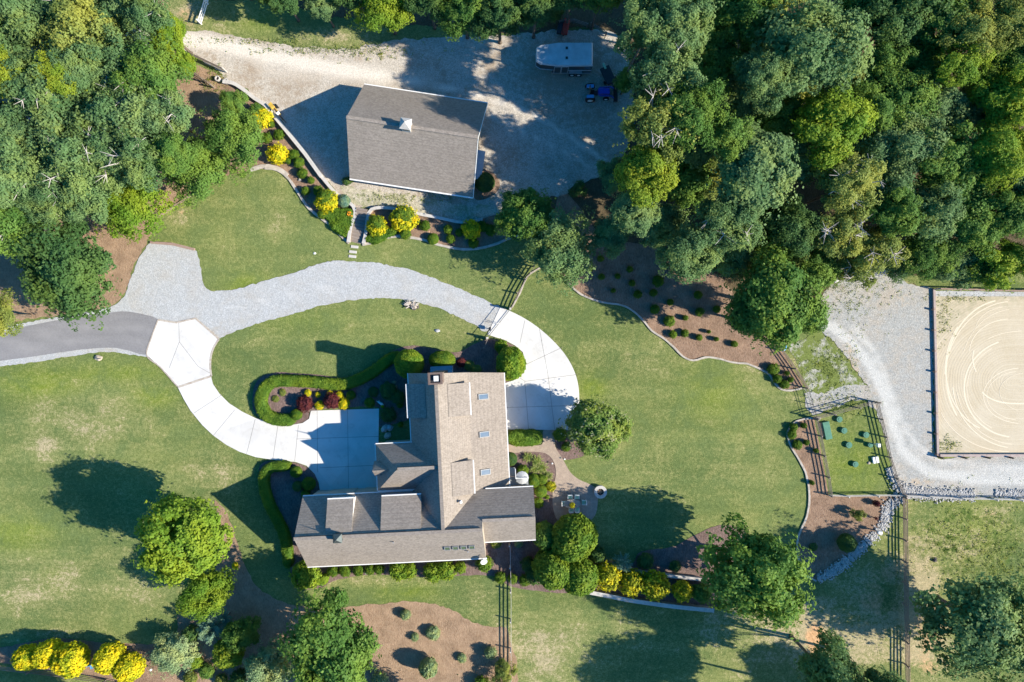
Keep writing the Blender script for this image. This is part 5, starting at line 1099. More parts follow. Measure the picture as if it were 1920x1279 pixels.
# gutters and ridge caps
G = lambda a, b, w=.10: part(MB().bar(a, b, w), 'gutter', 'white_trim')
G((EE + .05, 3.2, ZP - .06), (EE + .05, VN - .5, ZP - .06)); G((4.3, sn - .09, ZE + .06), (UE, sn - .09, ZE + .06)); G((UW, -ss - .05, 3.93), (UM, -ss - .05, 3.93)); G((UM, -2.36, 4.18), (UE, -2.36, 4.18))
G((UW, sn + .05, ZE - .08), (-3.4, sn + .05, ZE - .08)); G((-sw - .05, 8.8, ZE - .08), (-sw - .05, VN, ZE - .08)); G((-7.13, 3.75, 4.43), (-7.13, 8.65, 4.43)); G((-7.08, 8.71, 4.43), (-3.0, 8.71, 4.43)); G((-7.08, 3.69, 4.43), (-3.0, 3.69, 4.43))
RC = lambda a, b: part(MB().bar(a, b, .34, .07), 'ridge_cap', 'shingle')
RC((UW, 0, ZR + .03), (UM, 0, ZR + .03)); RC((0, .2, ZR + .03), (0, 14.9, ZR + .03)); RC((UM, .73, zn(.73) + .03), (UE, .73, zn(.73) + .03)); RC((-4.35, 6.45, 7.53), (-.25, 6.45, 7.53))
# raised dark ridge vents on the shaded side of each ridge
for a, b in [((-14.6, .16, ZR - .02), (-11.1, .16, ZR - .02)), ((-10.1, .16, ZR - .02), (-.4, .16, ZR - .02)), ((.5, .16, ZR - .02), (3.7, .16, ZR - .02)), ((4.4, .87, zn(.73) - .02), (9.0, .87, zn(.73) - .02)), ((-4.1, 6.60, 7.46), (-.6, 6.60, 7.46))]:
    part(MB().bar(a, b, .10, .14), 'ridge_vent', 'dark_metal')
# skylights on the low east roof: thing part > frame, glass
zp = lambda u: ZB - (u - EB) * (ZB - ZP) / (EE - EB)
def skylight(u, v, lu, lv, zf, slope, glass='glass'):
    e = empty('skylight'); e.parent = house; e.location = (u, v, zf); e.rotation_euler = slope
    f = MB(); f.box(-lu / 2, lu / 2, -lv / 2, -lv / 2 + .07, 0, .14); f.box(-lu / 2, lu / 2, lv / 2 - .07, lv / 2, 0, .14); f.box(-lu / 2, -lu / 2 + .07, -lv / 2 + .07, lv / 2 - .07, 0, .14); f.box(lu / 2 - .07, lu / 2, -lv / 2 + .07, lv / 2 - .07, 0, .14)
    f.build('frame', 'skylight_frame', e); MB().box(-lu / 2 + .07, lu / 2 - .07, -lv / 2 + .07, lv / 2 - .07, .02, .10).build('glass', glass, e)
for u, v in [(4.5, 13.1), (4.42, 9.1), (4.35, 5.1)]: skylight(u, v, 1.15, .62, zp(u), (0, math.atan2(ZB - ZP, EE - EB), 0))
for i in range(4): skylight(.10 + i * .85, -2.27, .62, .66, zs(-2.27), (math.atan2(3.8, 4.1), 0, 0), 'glass_green')
# small roof pipes
for u, v, z in [(-5.2, -1.05, zs(-1.05)), (2.2, -2.9, zs(-2.9))]: part(MB().tube([(u, v, z - .1), (u, v, z + .35)], .06, 8), 'vent_pipe', 'galvanised')
part(MB().cyl(1.8, 2.6, 5.8, 6.6, .10, .10, 12).cyl(1.8, 2.6, 6.6, 6.72, .17, .10, 12), 'vent_pipe', 'white_paint')
# brick chimney
ch = empty('chimney'); ch.parent = house; ch.location = (.09, 15.5, -1.95)
MB().box(-.66, .66, -.5, .55, 1.95, 10.9).build('shaft', 'brick', ch); 
c = MB(); c.box(-.72, .72, -.58, -.40, 10.9, 11.05); c.box(-.72, .72, .43, .62, 10.9, 11.05); c.box(-.72, -.50, -.40, .43, 10.9, 11.05); c.box(.50, .72, -.40, .43, 10.9, 11.05); c.build('crown_bricks', 'brick', ch)
MB().box(-.48, .48, -.38, .41, 10.90, 10.93).build('flue', 'pot_dark', ch)
MB().box(-.12, .34, -.24, .28, 11.12, 11.2).bar((-.05, -.18, 10.9), (-.05, -.18, 11.13), .04).bar((.28, .2, 10.9), (.28, .2, 11.13), .04).build('flue_cap', 'white_paint', ch)
# dark metal lantern on the south-west ridge
ln = empty('roof_lantern'); ln.parent = house; ln.location = (-10.56, -.05, ZR - .3)
MB().box(-.36, .36, -.36, .36, -.4, .75).build('lantern_body', 'copper_dark', ln)
MB().add([(-.46, -.46, .75), (.46, -.46, .75), (.46, .46, .75), (-.46, .46, .75), (0, 0, 1.3)], [(0, 3, 2, 1), (0, 1, 4), (1, 2, 4), (2, 3, 4), (3, 0, 4)]).build('lantern_roof', 'copper_dark', ln)
MB().tube([(0, 0, 1.25), (0, 0, 2.0)], [.05, .02], 6).build('spire', 'copper_dark', ln)
# glazed bay on the upper gable end, doors and windows
part(MB().box(-1.0, 1.1, 15.67, 16.4, 0, 2.3), 'bay', 'white_paint'); part(MB().slab([Vector(v) for v in [(-1.15, 15.66, 3.0), (-1.15, 16.5, 2.4), (1.25, 16.5, 2.4), (1.25, 15.66, 3.0)]], [(3, 2, 1, 0)], .1), 'bay_roof', 'glass')
def window(x0, x1, z0, z1, fixed, axis, sgn):
    e = empty('window'); e.parent = house
    if axis == 'x': b = lambda a0, a1, c0, c1, d0, d1: MB().box(min(fixed + sgn * d0, fixed + sgn * d1), max(fixed + sgn * d0, fixed + sgn * d1), a0, a1, c0, c1)
    else: b = lambda a0, a1, c0, c1, d0, d1: MB().box(a0, a1, min(fixed + sgn * d0, fixed + sgn * d1), max(fixed + sgn * d0, fixed + sgn * d1), c0, c1)
    b(x0 - .1, x1 + .1, z0 - .1, z1 + .1, 0, .05).build('frame', 'white_trim', e); b(x0, x1, z0, z1, .02, .07).build('glass', 'glass', e)
for x in (-13, -10.5, -8, -3, 0): window(x, x + 1.2, 1.0, 2.5, -3.75, 'y', -1)
for y in (9.2, 12.5): window(y, y + 1.3, 1, 2.5, -2.95, 'x', -1)
for y in (4.5, 7.5, 10.5, 13.2): window(y, y + 1.4, .9, 2.3, 6.45, 'x', 1)
window(5.4, 6.9, 1.0, 2.5, -1.95, 'y', -1); window(-.5, .9, 1.0, 2.4, 9.05, 'x', 1)
for x in (-12.9, -9.4): part(MB().box(x, x + 2.7, 3.15, 3.22, 0, 2.3), 'garage_door', 'siding')
part(MB().box(-6.82, -6.75, 5.2, 7.3, 0, 2.6), 'front_door', 'wood_brown')
# grey deck landing and its rail by the patio bed
dk = empty('deck'); dk.parent = house
MB().box(6.5, 8.9, 3.0, 3.95, 1.6, 1.75).build('deck_floor', 'deck_grey', dk); MB().box(6.85, 7.5, 3.95, 4.9, 1.3, 1.42).build('deck_step', 'deck_grey', dk)
r = MB()
for x in (7.55, 8.8): r.bar((x, 3.93, 0), (x, 3.93, 2.6), .08)
r.bar((7.55, 3.97, 2.55), (7.55, 4.95, 2.4), .07); r.bar((7.55, 3.93, 2.55), (8.8, 3.93, 2.55), .07); r.build('railing', 'white_paint', dk)
# satellite dish on the lower right eave
ds = empty('satellite_dish', HO + Vector((0, 0, 0)), 0, 'white satellite dish on a short arm at the lower right roof corner', 'satellite dish')
p = W(904, 1046, 4.3); ds.location = p
prof = [(.02 + .38 * i / 6, .02 + .12 * (i / 6) ** 2) for i in range(7)]
o = MB().lathe(0, 0, prof + [(r + .0, z - .025) for r, z in prof[::-1]], 20).build('dish', 'white_paint', ds, smooth=True); o.location = (.18, -.22, .35); o.rotation_euler = (R_(35), R_(15), 0); o.scale = (.9, 1.1, 1)
MB().tube([(0, .1, 0), (0, 0, .35), (.2, -.2, .3)], .03, 6).tube([(.18, -.25, .38), (.45, .15, .65)], .02, 6).build('arm', 'galvanised', ds); MB().box(.38, .52, .1, .24, .58, .72).build('receiver', 'white_paint', ds)

# ------------------------------------------------------------------ the barn
BA = R_(-8.7)
BO = Vector(((790 - 960) * S, (639.5 - 275.5) * S, 0))
barn = empty('barn', BO, BA, 'brown shingled barn with a small square cupola standing on pale gravel', 'barn')
hl, hw, ze, zr = 6.80, 5.20, 2.25, 6.9
def bp(mb, n, m, par=None): return mb.build(n, m, par or barn)
bp(MB().box(-hl + .25, hl - .4, -hw + .35, hw - .35, 0, ze), 'wall', 'siding')
for x in (-hl + .25, hl - .52): bp(MB().add([(x, -hw + .35, ze), (x, hw - .35, ze), (x, 0, zr - .45), (x + .12, -hw + .35, ze), (x + .12, hw - .35, ze), (x + .12, 0, zr - .45)], [(0, 1, 2)[::-1], (3, 4, 5), (0, 2, 5, 3), (1, 4, 5, 2)]), 'wall', 'siding')
bp(MB().slab([Vector(v) for v in [(-hl, 0, zr), (hl, 0, zr), (hl, hw, ze), (-hl, hw, ze)]], [(0, 1, 2, 3)], .2), 'roof', 'shingle')
bp(MB().slab([Vector(v) for v in [(-hl, -hw, ze), (hl, -hw, ze), (hl, 0, zr), (-hl, 0, zr)]], [(0, 1, 2, 3)], .2), 'roof', 'shingle')
bp(MB().bar((-hl, 0, zr + .03), (hl, 0, zr + .03), .34, .07), 'ridge_cap', 'shingle')
bp(MB().bar((-hl, -hw - .06, ze - .06), (hl, -hw - .06, ze - .06), .13), 'gutter', 'white_trim'); bp(MB().bar((-hl, hw + .06, ze - .06), (hl, hw + .06, ze - .06), .10), 'gutter', 'white_trim')
bp(MB().bar((hl + .03, -hw, ze - .1), (hl + .03, 0, zr - .1), .05, .2), 'fascia', 'white_trim'); bp(MB().bar((hl + .03, 0, zr - .1), (hl + .03, hw, ze - .1), .05, .2), 'fascia', 'white_trim')
cu = empty('cupola'); cu.parent = barn; cu.location = (-.55, 0, zr)
MB().box(-.45, .45, -.45, .45, -.5, .85).build('cupola_wall', 'stone_cap', cu)
MB().box(-.3, .3, -.49, -.45, .1, .7).build('louvre', 'copper_dark', cu); MB().box(-.49, -.45, -.3, .3, .1, .7).build('louvre', 'copper_dark', cu)
MB().add([(-.58, -.58, .85), (.58, -.58, .85), (.58, .58, .85), (-.58, .58, .85), (0, 0, 1.5)], [(0, 3, 2, 1), (0, 1, 4), (1, 2, 4), (2, 3, 4), (3, 0, 4)]).build('cupola_roof', 'stone_cap', cu)
for y in (-3.2, .6): bp(MB().box(-hl + .17, -hl + .25, y, y + 2.6, 0, 2.1), 'door', 'white_paint')
for x in (-4.5, -1, 2.5):
    e = empty('window'); e.parent = barn; MB().box(x, x + 1.1, -hw + .29, -hw + .35, 1.0, 1.9).build('frame', 'white_trim', e); MB().box(x + .1, x + 1.0, -hw + .27, -hw + .30, 1.1, 1.8).build('glass', 'glass', e)
bp(MB().slab([Vector(v) for v in [(hl - .42, -3.1, 2.0), (hl + .55, -3.1, 1.8), (hl + .55, .1, 1.8), (hl - .42, .1, 2.0)]], [(0, 1, 2, 3)], .12), 'porch_roof', 'galvanised')
bp(MB().box(hl - .4, hl - .33, -2.2, .2, 0, 2.0), 'door', 'wood_brown')

# ------------------------------------------------------------------ fences
def fence(pts, h, spacing, label, mat='wood_grey', rails=(.35, .72, 1.08), name='rail_fence', post=.13, rail=(.035, .105), side=1, flat_cap=False, group=None, postmat=None, cat='fence'):
    P = [Vector((*p, 0)) for p in px2(pts)]; t = empty(name, P[0], 0, label, cat, group); o = P[0]; h *= .8; rails = [z * .8 for z in rails]
    rng = random.Random(len(label)); stops = []
    for a, b in zip(P[:-1], P[1:]):
        n = max(1, round((b - a).length / spacing)); stops += [a.lerp(b, i / n) for i in range(n)]
    stops.append(P[-1])
    for s in stops:
        q = s - o; MB().box(q.x - post / 2, q.x + post / 2, q.y - post / 2, q.y + post / 2, 0, h + rng.uniform(-.02, .04), rng.uniform(-.1, .1)).build('post', postmat or mat, t)
    for z in rails:
        mb = MB()
        for a, b in zip(stops[:-1], stops[1:]):
            d = (b - a).normalized(); n = Vector((-d.y, d.x, 0)) * side * (post / 2 + rail[0] / 2); j = rng.uniform(-.015, .015)
            mb.bar(a - o + n + Vector((0, 0, z + j)), b - o + n + Vector((0, 0, z + rng.uniform(-.02, .02))), rail[0], rail[1])
        mb.build('rail', mat, t)
    if flat_cap:
        mb = MB()
        for a, b in zip(stops[:-1], stops[1:]): mb.bar(a - o + Vector((0, 0, h + .06)), b - o + Vector((0, 0, h + .06)), .16, .04)
        mb.build('cap_rail', mat, t)
    return t
fence([(1001, 500), (984, 525), (970, 550), (958, 578)], 1.35, 1.8, 'post and rail fence from the greyish tree down to the driveway gate')
fence([(913, 637), (907, 652)], 1.2, 1.2, 'short fence stub below the driveway gate by the clipped trees')
fence([(1432, 622), (1462, 657), (1486, 691), (1508, 727)], 1.35, 2.2, 'weathered post and rail fence over the narrow bed beside the gravel verge', mat='wood_brown')
fence([(1509, 728), (1517, 757), (1525, 783)], 1.3, 3.4, 'thin wire and pole fence joining the narrow bed to the lid yard', mat='wood_black', rails=(.3, .95, 1.2), rail=(.03, .03), post=.07)
fence([(1526, 786), (1533, 816), (1540, 853), (1548, 893), (1553, 928)], 1.4, 2.3, 'left rail fence of the green lid yard, shadowing the curved bed')
fence([(1553, 928), (1585, 929), (1640, 928), (1691, 928)], 1.2, 2.6, 'bottom rail fence of the green lid yard', mat='wood_pale')
fence([(1638, 754), (1646, 785), (1654, 818), (1662, 856), (1675, 895), (1690, 927)], 1.4, 2.3, 'right rail fence of the green lid yard beside the gravel track')
fence([(1524, 783), (1554, 775)], 2.1, 1.9, 'tall left section of the green lid yard top fence', rails=(.3, .9, 1.5, 2.0))
fence([(1555, 775), (1600, 763), (1637, 753)], 2.0, 2.6, 'tall long section of the green lid yard top fence beside the gravel', rails=(.3, 1.1, 1.9))
fence([(1692, 929), (1740, 931), (1800, 934), (1860, 935), (2000, 938)], 1.25, 2.9, 'pale rail fence running right along the rock strip below the arena track', mat='wood_pale')
fence([(1690, 931), (1690, 970), (1691, 1050), (1692, 1130), (1694, 1200), (1695, 1330)], 1.4, 3.1, 'long weathered rail fence running down the lower right pasture', mat='wood_brown', rails=(.35, .65, .95, 1.28), rail=(.035, .12))
fence([(955, 1019), (956, 1060), (957, 1105), (957, 1160), (957, 1215), (957, 1320)], 1.35, 2.9, 'pale rail fence running from the house porch down past the straw bed', mat='wood_pale')
fence([(400, -30), (390, 8), (378, 46)], 1.5, 2.2, 'white board fence at the top edge above the barn gravel road', mat='white_paint', rails=(.4, .85, 1.3), rail=(.04, .15))
fence([(357, 107), (368, 142), (402, 165)], 1.4, 2.2, 'bent weathered fence beside the two round planters')
fence([(0, 1249), (60, 1256), (130, 1264), (200, 1274), (280, 1290)], 1.2, 2.9, 'grey rail fence behind the golden conifers at the bottom left', mat='wood_grey')
fence([(1752, 543), (1800, 544), (1860, 546), (2000, 549)], 1.3, 2.2, 'white topped fence along the upper side of the riding arena', mat='wood_brown', rails=(.4, .85), flat_cap=True, postmat='wood_pale')
fence([(1107, 50), (1135, 68)], 1.2, 1.8, 'dark fence panel in shade right of the red machine', mat='wood_grey')
fence([(1048, 47), (1075, 44), (1100, 52)], 1.2, 1.6, 'grey fence behind the red machine')
# leaning gate beside the first bend
t = empty('farm_gate', W(363, 106), 0, 'open weathered board gate beside the barn gravel road', 'gate')
a, b = W(363, 106) - t.location, W(426, 136) - t.location
for z in (.25, .5, .75, 1.0, 1.2): MB().bar(a + Vector((0, 0, z)), b + Vector((0, 0, z)), .04, .12).build('board', 'wood_grey', t)
MB().bar(b, b + Vector((0, 0, 1.3)), .12).build('post', 'wood_pale', t)
# drive gate: two wide tube leaves between posts
t = empty('driveway_gate', W(958, 579), 0, 'long thin grey metal gate closed across the drive between gravel and concrete', 'gate')
A, B_ = W(957, 579) - t.location, W(914, 634) - t.location; A = W(957, 580) - t.location
mid = A.lerp(B_, .5)
for nm, (p, q) in (('gate_leaf', (A, mid)), ('gate_leaf', (mid, B_))):
    mb = MB(); d = (q - p).normalized(); p2, q2 = p + d * .08, q - d * .08
    for z in (.25, 1.15): mb.tube([p2 + Vector((0, 0, z)), q2 + Vector((0, 0, z))], .028, 6)
    for f in (0, 1): c = p2.lerp(q2, f); mb.tube([c + Vector((0, 0, .25)), c + Vector((0, 0, 1.2))], .028, 6)
    mb.build(nm, 'steel', t)
for p in (A, B_): MB().box(p.x - .1, p.x + .1, p.y - .1, p.y + .1, 0, 1.5).build('post', 'wood_pale', t)
q = W(935, 571) ; 
t = empty('gate_opener', W(919, 617), 0, 'small dark gate opener box at the lower end of the driveway gate', 'opener'); MB().box(-.12, .12, -.2, .2, .5, .85).build('box', 'dark_metal', t, bevel=.02); MB().bar((0, 0, 0), (0, 0, .5), .08).build('post', 'steel', t)
# ------------------------------------------------------------------ riding arena boards
t = empty('arena_wall', W(1749, 541), 0, 'brown timber board wall along the left side of the riding arena', 'arena wall')
L0, L1 = W(1749, 543) - t.location, W(1756, 853) - t.location
for i in range(8):
    a, b = L0.lerp(L1, i / 8), L0.lerp(L1, (i + 1) / 8 - .004); MB().bar(a + Vector((0, 0, .15)), b + Vector((0, 0, .15)), .24, .3).build('board', 'board_pink', t)
    MB().box(b.x - .28, b.x - .12, b.y - .1, b.y + .1, 0, .55).build('post', 'wood_brown', t)
t = empty('arena_wall', W(1756, 853), 0, 'brown timber board wall along the bottom of the riding arena', 'arena wall')
for i in range(6):
    x0 = i * 2.6 + .15; MB().box(x0, x0 + 2.58, -.14, .14, 0, .45).build('board', 'board_pink', t); MB().box(x0, x0 + .14, -.32, -.15, 0, .9).build('post', 'wood_black', t)

# ------------------------------------------------------------------ horse trailer
t = empty('horse_trailer', W(1050, 120), R_(0), 'silver gooseneck horse trailer parked in tree shade on the barn gravel', 'horse trailer')
hx = (-2.55, 3.45); zt = 2.65
def tr(mb, n, m, par=t, **k): return mb.build(n, m, par, **k)
zf = 1.35
out = [(3.35, -1.25), (3.35, 1.22), (-.4, 1.22), (-2.3, .95), (-2.75, .65), (-2.75, -.75), (-2.3, -1.05), (-.4, -1.25)]
def prism(poly, z0, z1, inset=0):
    n = len(poly); cx, cy = .3, 0
    q = [(cx + (x - cx) * (1 - inset), cy + (y - cy) * (1 - inset)) for x, y in poly]
    return [(x, y, z0) for x, y in poly] + [(x, y, z1) for x, y in q], [tuple(range(n))[::-1], tuple(range(n, 2 * n))] + [(i, (i + 1) % n, n + (i + 1) % n, n + i) for i in range(n)]
low = [(3.35, -1.25), (3.35, 1.22), (-1.0, 1.22), (-1.0, -1.25)]
tr(MB().add(*prism(low[::1], .55, 1.30)), 'body', 'trailer_side'); tr(MB().add(*prism(out, 1.3, 2.5)), 'body', 'trailer_side')
tr(MB().add(*prism([(x * 1.01 + .0, y * 1.02) for x, y in out], 2.5, 2.66, .04)), 'roof', 'trailer_roof')
for nm, z in (('trim', 2.46), ('trim', 1.28)):
    mb = MB()
    pp = [(x * 1.005, y * 1.01) for x, y in (out if z > 2 else out)]
    for a, b in zip(pp, pp[1:] + pp[:1]): mb.bar((*a, z), (*b, z), .05, .08)
    tr(mb, nm, 'cream_metal')
tr(MB().box(-1.0, 3.35, -1.30, -1.25, .52, .66), 'running_board', 'galvanised')
for x in (-.75, .05): 
    d = empty('door'); d.parent = t; MB().box(x, x + .72, -1.29, -1.25, .75, 2.35).build('panel', 'trailer_side', d); f = MB()
    for a, b in (((x, -1.30, .75), (x, -1.30, 2.35)), ((x + .72, -1.30, .75), (x + .72, -1.30, 2.35)), ((x, -1.30, 2.35), (x + .72, -1.30, 2.35))): f.bar(a, b, .04)
    f.build('frame', 'cream_metal', d)
tr(MB().box(.95, 2.35, -1.52, -1.25, .95, 1.12), 'fender', 'galvanised')
for s in (-1, 1):
    for x in (1.3, 2.05):
        w = empty('wheel'); w.parent = t; w.location = (x, s * 1.36, .36); w.rotation_euler = (R_(90), 0, 0)
        MB().lathe(0, 0, [(.2, -.1), (.34, -.11), (.36, 0), (.34, .11), (.2, .1)], 20).build('tyre', 'rubber', w); MB().cyl(0, 0, -.08, .08, .2, .2, 16).build('rim', 'white_paint', w)
tr(MB().box(2.55, 3.2, -1.30, -1.26, 1.75, 2.25), 'window', 'glass')
for y in (.62, -.45): tr(MB().box(.42, .66, y - .12, y + .12, 2.66, 2.74), 'roof_vent', 'dark_metal')
tr(MB().bar((-2.4, 0, 1.3), (-2.4, 0, .75), .14), 'coupler', 'dark_metal'); tr(MB().bar((-1.15, -.5, 1.3), (-1.15, -.5, .05), .1), 'jack', 'dark_metal')
for o in t.children:
    pass
t.scale = (1, 1, 1)
# ------------------------------------------------------------------ tractor
t = empty('tractor', W(1120, 178), R_(0), 'small blue tractor with front loader in shade at the right of the barn gravel', 'tractor')
t.scale = (.92, .92, .92)
tr = lambda mb, n, m, **k: mb.build(n, m, t, **k)
tr(MB().box(-.05, 1.35, -.34, .34, .75, 1.35), 'hood', 'tractor_blue', bevel=.07); tr(MB().box(-1.0, 1.2, -.22, .22, .45, .8), 'chassis', 'dark_metal')
tr(MB().box(1.36, 1.40, -.3, .3, .78, 1.28), 'grille', 'dark_metal')
for s in (-1, 1):
    f = MB().box(-1.35, -.55, s * .62 - .2, s * .62 + .2, 1.18, 1.26); f.box(-1.42, -1.34, s * .62 - .2, s * .62 + .2, .8, 1.22); tr(f, 'fender', 'light_blue', bevel=.03)
    for x, r, w in ((-.95, .62, .34), (1.0, .38, .24)):
        e = empty('wheel'); e.parent = t; e.location = (x, s * (.82 if x < 0 else .62), r); e.rotation_euler = (R_(90), 0, 0)
        MB().lathe(0, 0, [(r * .5, -w / 2 + .03), (r * .93, -w / 2), (r, 0), (r * .93, w / 2), (r * .5, w / 2 - .03)], 22).build('tyre', 'rubber', e); MB().cyl(0, 0, -w * .42, w * .42, r * .52, r * .52, 16).build('rim', 'white_paint', e)
    tr(MB().bar((.1, s * .5, 1.05), (1.5, s * .55, 1.15), .1).bar((1.5, s * .55, 1.15), (2.0, s * .55, .4), .1), 'loader_arm', 'tractor_blue')
tr(MB().box(1.95, 2.45, -.95, .95, .12, .18).box(1.92, 1.98, -.95, .95, .15, .65).box(1.95, 2.4, -.97, -.93, .15, .6).box(1.95, 2.4, .93, .97, .15, .6), 'bucket', 'dark_metal')
tr(MB().box(-.95, -.5, -.25, .25, .95, 1.05).box(-1.02, -.93, -.25, .25, 1.0, 1.45), 'seat', 'rubber', bevel=.03)
tr(MB().tube([(-.1, 0, 1.3), (-.3, 0, 1.5)], .025, 6).lathe(-.32, 0, [(.16, 1.5), (.19, 1.52), (.16, 1.54)], 18), 'steering_wheel', 'rubber')
r = MB(); [r.bar((-1.1, s * .38, .9), (-1.1, s * .38, 2.1), .07) for s in (-1, 1)]; r.bar((-1.1, -.38, 2.1), (-1.1, .38, 2.1), .07); tr(r, 'roll_bar', 'rust')
# implement and red machine
t = empty('mower_deck', W(1140, 145), R_(-65), 'dark green mowing implement in shade above the blue tractor', 'farm implement')
MB().box(-1.1, .9, -.55, .55, .25, .5).build('deck', 'dark_metal', t, bevel=.05); MB().box(-1.5, -.8, -.12, .12, .5, .62).build('light_cover', 'mint', t, bevel=.03); MB().tube([(.9, 0, .4), (1.6, 0, .5), (1.9, 0, .8)], .07, 8).build('drawbar', 'dark_metal', t)
for s in (-1, 1): MB().lathe(0, 0, [(.1, -.06), (.2, -.07), (.22, 0), (.2, .07), (.1, .06)], 14).build('wheel', 'rubber', t); t.children[-1].location = (.5, s * .66, .22); t.children[-1].rotation_euler = (R_(90), 0, 0)
t = empty('rotary_tiller', W(1060, 55), R_(-10), 'red covered garden machine in shade above the horse trailer', 'farm implement')
MB().box(-.32, .32, -.95, .85, .55, .85).build('hood', 'red_paint', t, bevel=.08); MB().box(-.9, -.32, -.8, .6, .2, .55).build('frame', 'dark_metal', t, bevel=.03); MB().bar((0, .8, .7), (.1, 1.5, 1.0), .06).build('handle', 'steel', t)
for s in (-1, 1): MB().lathe(0, 0, [(.1, -.07), (.26, -.08), (.28, 0), (.26, .08), (.1, .07)], 16).build('wheel', 'rubber', t); t.children[-1].location = (.1 * s, s * .6, .28); t.children[-1].rotation_euler = (0, R_(90), 0)
# yellow implement by the wall
t = empty('log_splitter', W(523, 214), R_(-50), 'rusty yellow wheeled implement at the edge of the barn shadow', 'farm implement')
MB().bar((-1.0, 0, .6), (1.1, 0, .6), .16, .2).build('beam', 'rust', t); MB().box(-1.2, -.5, -.22, .22, .62, .95).build('engine', 'rust_yellow', t, bevel=.05); MB().bar((-.4, .14, .75), (.5, .14, .75), .1).build('cylinder', 'rust_yellow', t); MB().box(.1, .4, -.18, .2, .66, .9).build('tank', 'white_paint', t, bevel=.03)
for s in (-1, 1): MB().lathe(0, 0, [(.12, -.06), (.27, -.08), (.29, 0), (.27, .08), (.12, .06)], 16).build('wheel', 'rubber', t); t.children[-1].location = (-.7, s * .42, .29); t.children[-1].rotation_euler = (R_(90), 0, 0)
MB().bar((1.0, 0, .6), (1.3, 0, 0), .07).build('stand', 'rust', t)
# planters
for (x, y), l in (((411, 150), 'pale round planter ring nearest the bent fence'), ((427, 155), 'pale round planter ring beside the top of the curved retaining wall')):
    t = empty('planter', W(x, y), 0, l, 'planter', 'round planters beside the barn road'); MB().lathe(0, 0, [(.17, .0), (.27, .0), (.30, .5), (.20, .52)], 20).build('pot', 'stone_cap', t); MB().cyl(0, 0, .3, .34, .18, .18, 14).build('soil', 'ash', t)
# ------------------------------------------------------------------ lid yard
for i, (x, y, r, m) in enumerate([(1572, 786, 5.6, 0), (1581, 807, 5.6, 0), (1590, 834, 5.8, 0), (1602, 870, 5.4, 0), (1622, 815, 5.6, 0), (1630, 834, 4.6, 1)]):
    t = empty('septic_lid', W(x, y), 0, ['round green tank lid at the top of the lid yard', 'second round green tank lid down the middle of the lid yard', 'third round green tank lid down the middle of the lid yard', 'lowest round green tank lid in the lid yard', 'round green tank lid near the right fence of the lid yard', 'green tank lid half hidden by the small white post box'][i], 'tank lid', 'round green tank lids')
    MB().cyl(0, 0, 0, .22, r * S, r * S * .97, 24).build('riser', 'septic_green', t); MB().cyl(0, 0, .22, .30, r * S * 1.06, r * S * .96, 24).cyl(0, 0, .30, .33, r * S * .5, r * S * .45, 20).build('lid', 'septic_green', t)
t = empty('garden_box', W(1549, 807), R_(12), 'long green box with a tan strip near the left fence of the lid yard', 'storage box'); MB().box(-.35, .42, -1.0, 1.0, 0, .28).build('box', 'septic_green', t, bevel=.04); MB().box(-.58, -.36, -.6, 1.0, 0, .12).build('tan_strip', 'log_wood', t, bevel=.03)
t = empty('control_box', W(1637, 832), 0, 'small white control box on a post with a long shadow in the lid yard', 'utility box'); MB().bar((0, 0, 0), (0, 0, 1.0), .1).build('post', 'wood_pale', t); MB().box(-.15, .15, -.2, .2, .8, 1.3).build('box', 'white_paint', t, bevel=.02)
t = empty('utility_box', W(1640, 862), R_(10), 'low white rectangular box at the right side of the lid yard', 'utility box'); MB().box(-.33, .33, -.36, .36, 0, .28).build('box', 'white_paint', t, bevel=.03); MB().box(-.02, .02, -.36, .36, .28, .31).build('seam', 'joint', t)
t = empty('utility_box', W(1641, 994), R_(0), 'white box on a post where the rock channel bends', 'utility box'); MB().bar((0, 0, 0), (0, 0, .9), .12).build('post', 'wood_pale', t); MB().box(-.26, .2, -.16, .16, .8, 1.15).build('box', 'white_paint', t, bevel=.02)
# ------------------------------------------------------------------ patio
t = empty('fire_pit', W(1125, 921), 0, 'round pale stone fire pit at the right tip of the paver patio', 'fire pit')
MB().lathe(0, 0, [(.40, .0), (.68, .0), (.68, .42), (.40, .42)], 32).build('ring', 'firestone', t); MB().lathe(0, 0, [(.38, .42), (.72, .42), (.72, .52), (.38, .52)], 32).build('coping', 'stone_cap', t); MB().cyl(0, 0, .05, .12, .40, .40, 24).build('ash_bed', 'ash', t)
for a in (.4, 1.5, 2.6): MB().tube([(-.28 * math.cos(a), -.28 * math.sin(a), .18), (.28 * math.cos(a), .28 * math.sin(a), .26)], .06, 8).build('log', 'log_wood', t)
tp = W(1072, 942); t = empty('patio_table', tp, R_(2), 'oval grey patio table with a potted yellow plant on the pavers', 'table')
n = 36; vs = [(.95 * math.cos(2 * math.pi * i / n), .52 * math.sin(2 * math.pi * i / n)) for i in range(n)]
MB().add([(x, y, .70) for x, y in vs] + [(x, y, .75) for x, y in vs], [tuple(range(n))[::-1], tuple(range(n, 2 * n))] + [(i, (i + 1) % n, n + (i + 1) % n, n + i) for i in range(n)]).build('tabletop', 'table_grey', t)
for sx in (-.6, .6):
    for sy in (-.3, .3): MB().bar((sx, sy, 0), (sx * .9, sy * .9, .70), .05).build('leg', 'pot_dark', t)
t = empty('potted_plant', tp + Vector((-.02, -.04, .75)), 0, 'yellow green plant in a dark pot on the patio table', 'potted plant'); MB().lathe(0, 0, [(.02, 0), (.16, 0), (.24, .28), (.20, .28), (.16, .1), (.02, .06)], 20).build('pot', 'pot_dark', t)
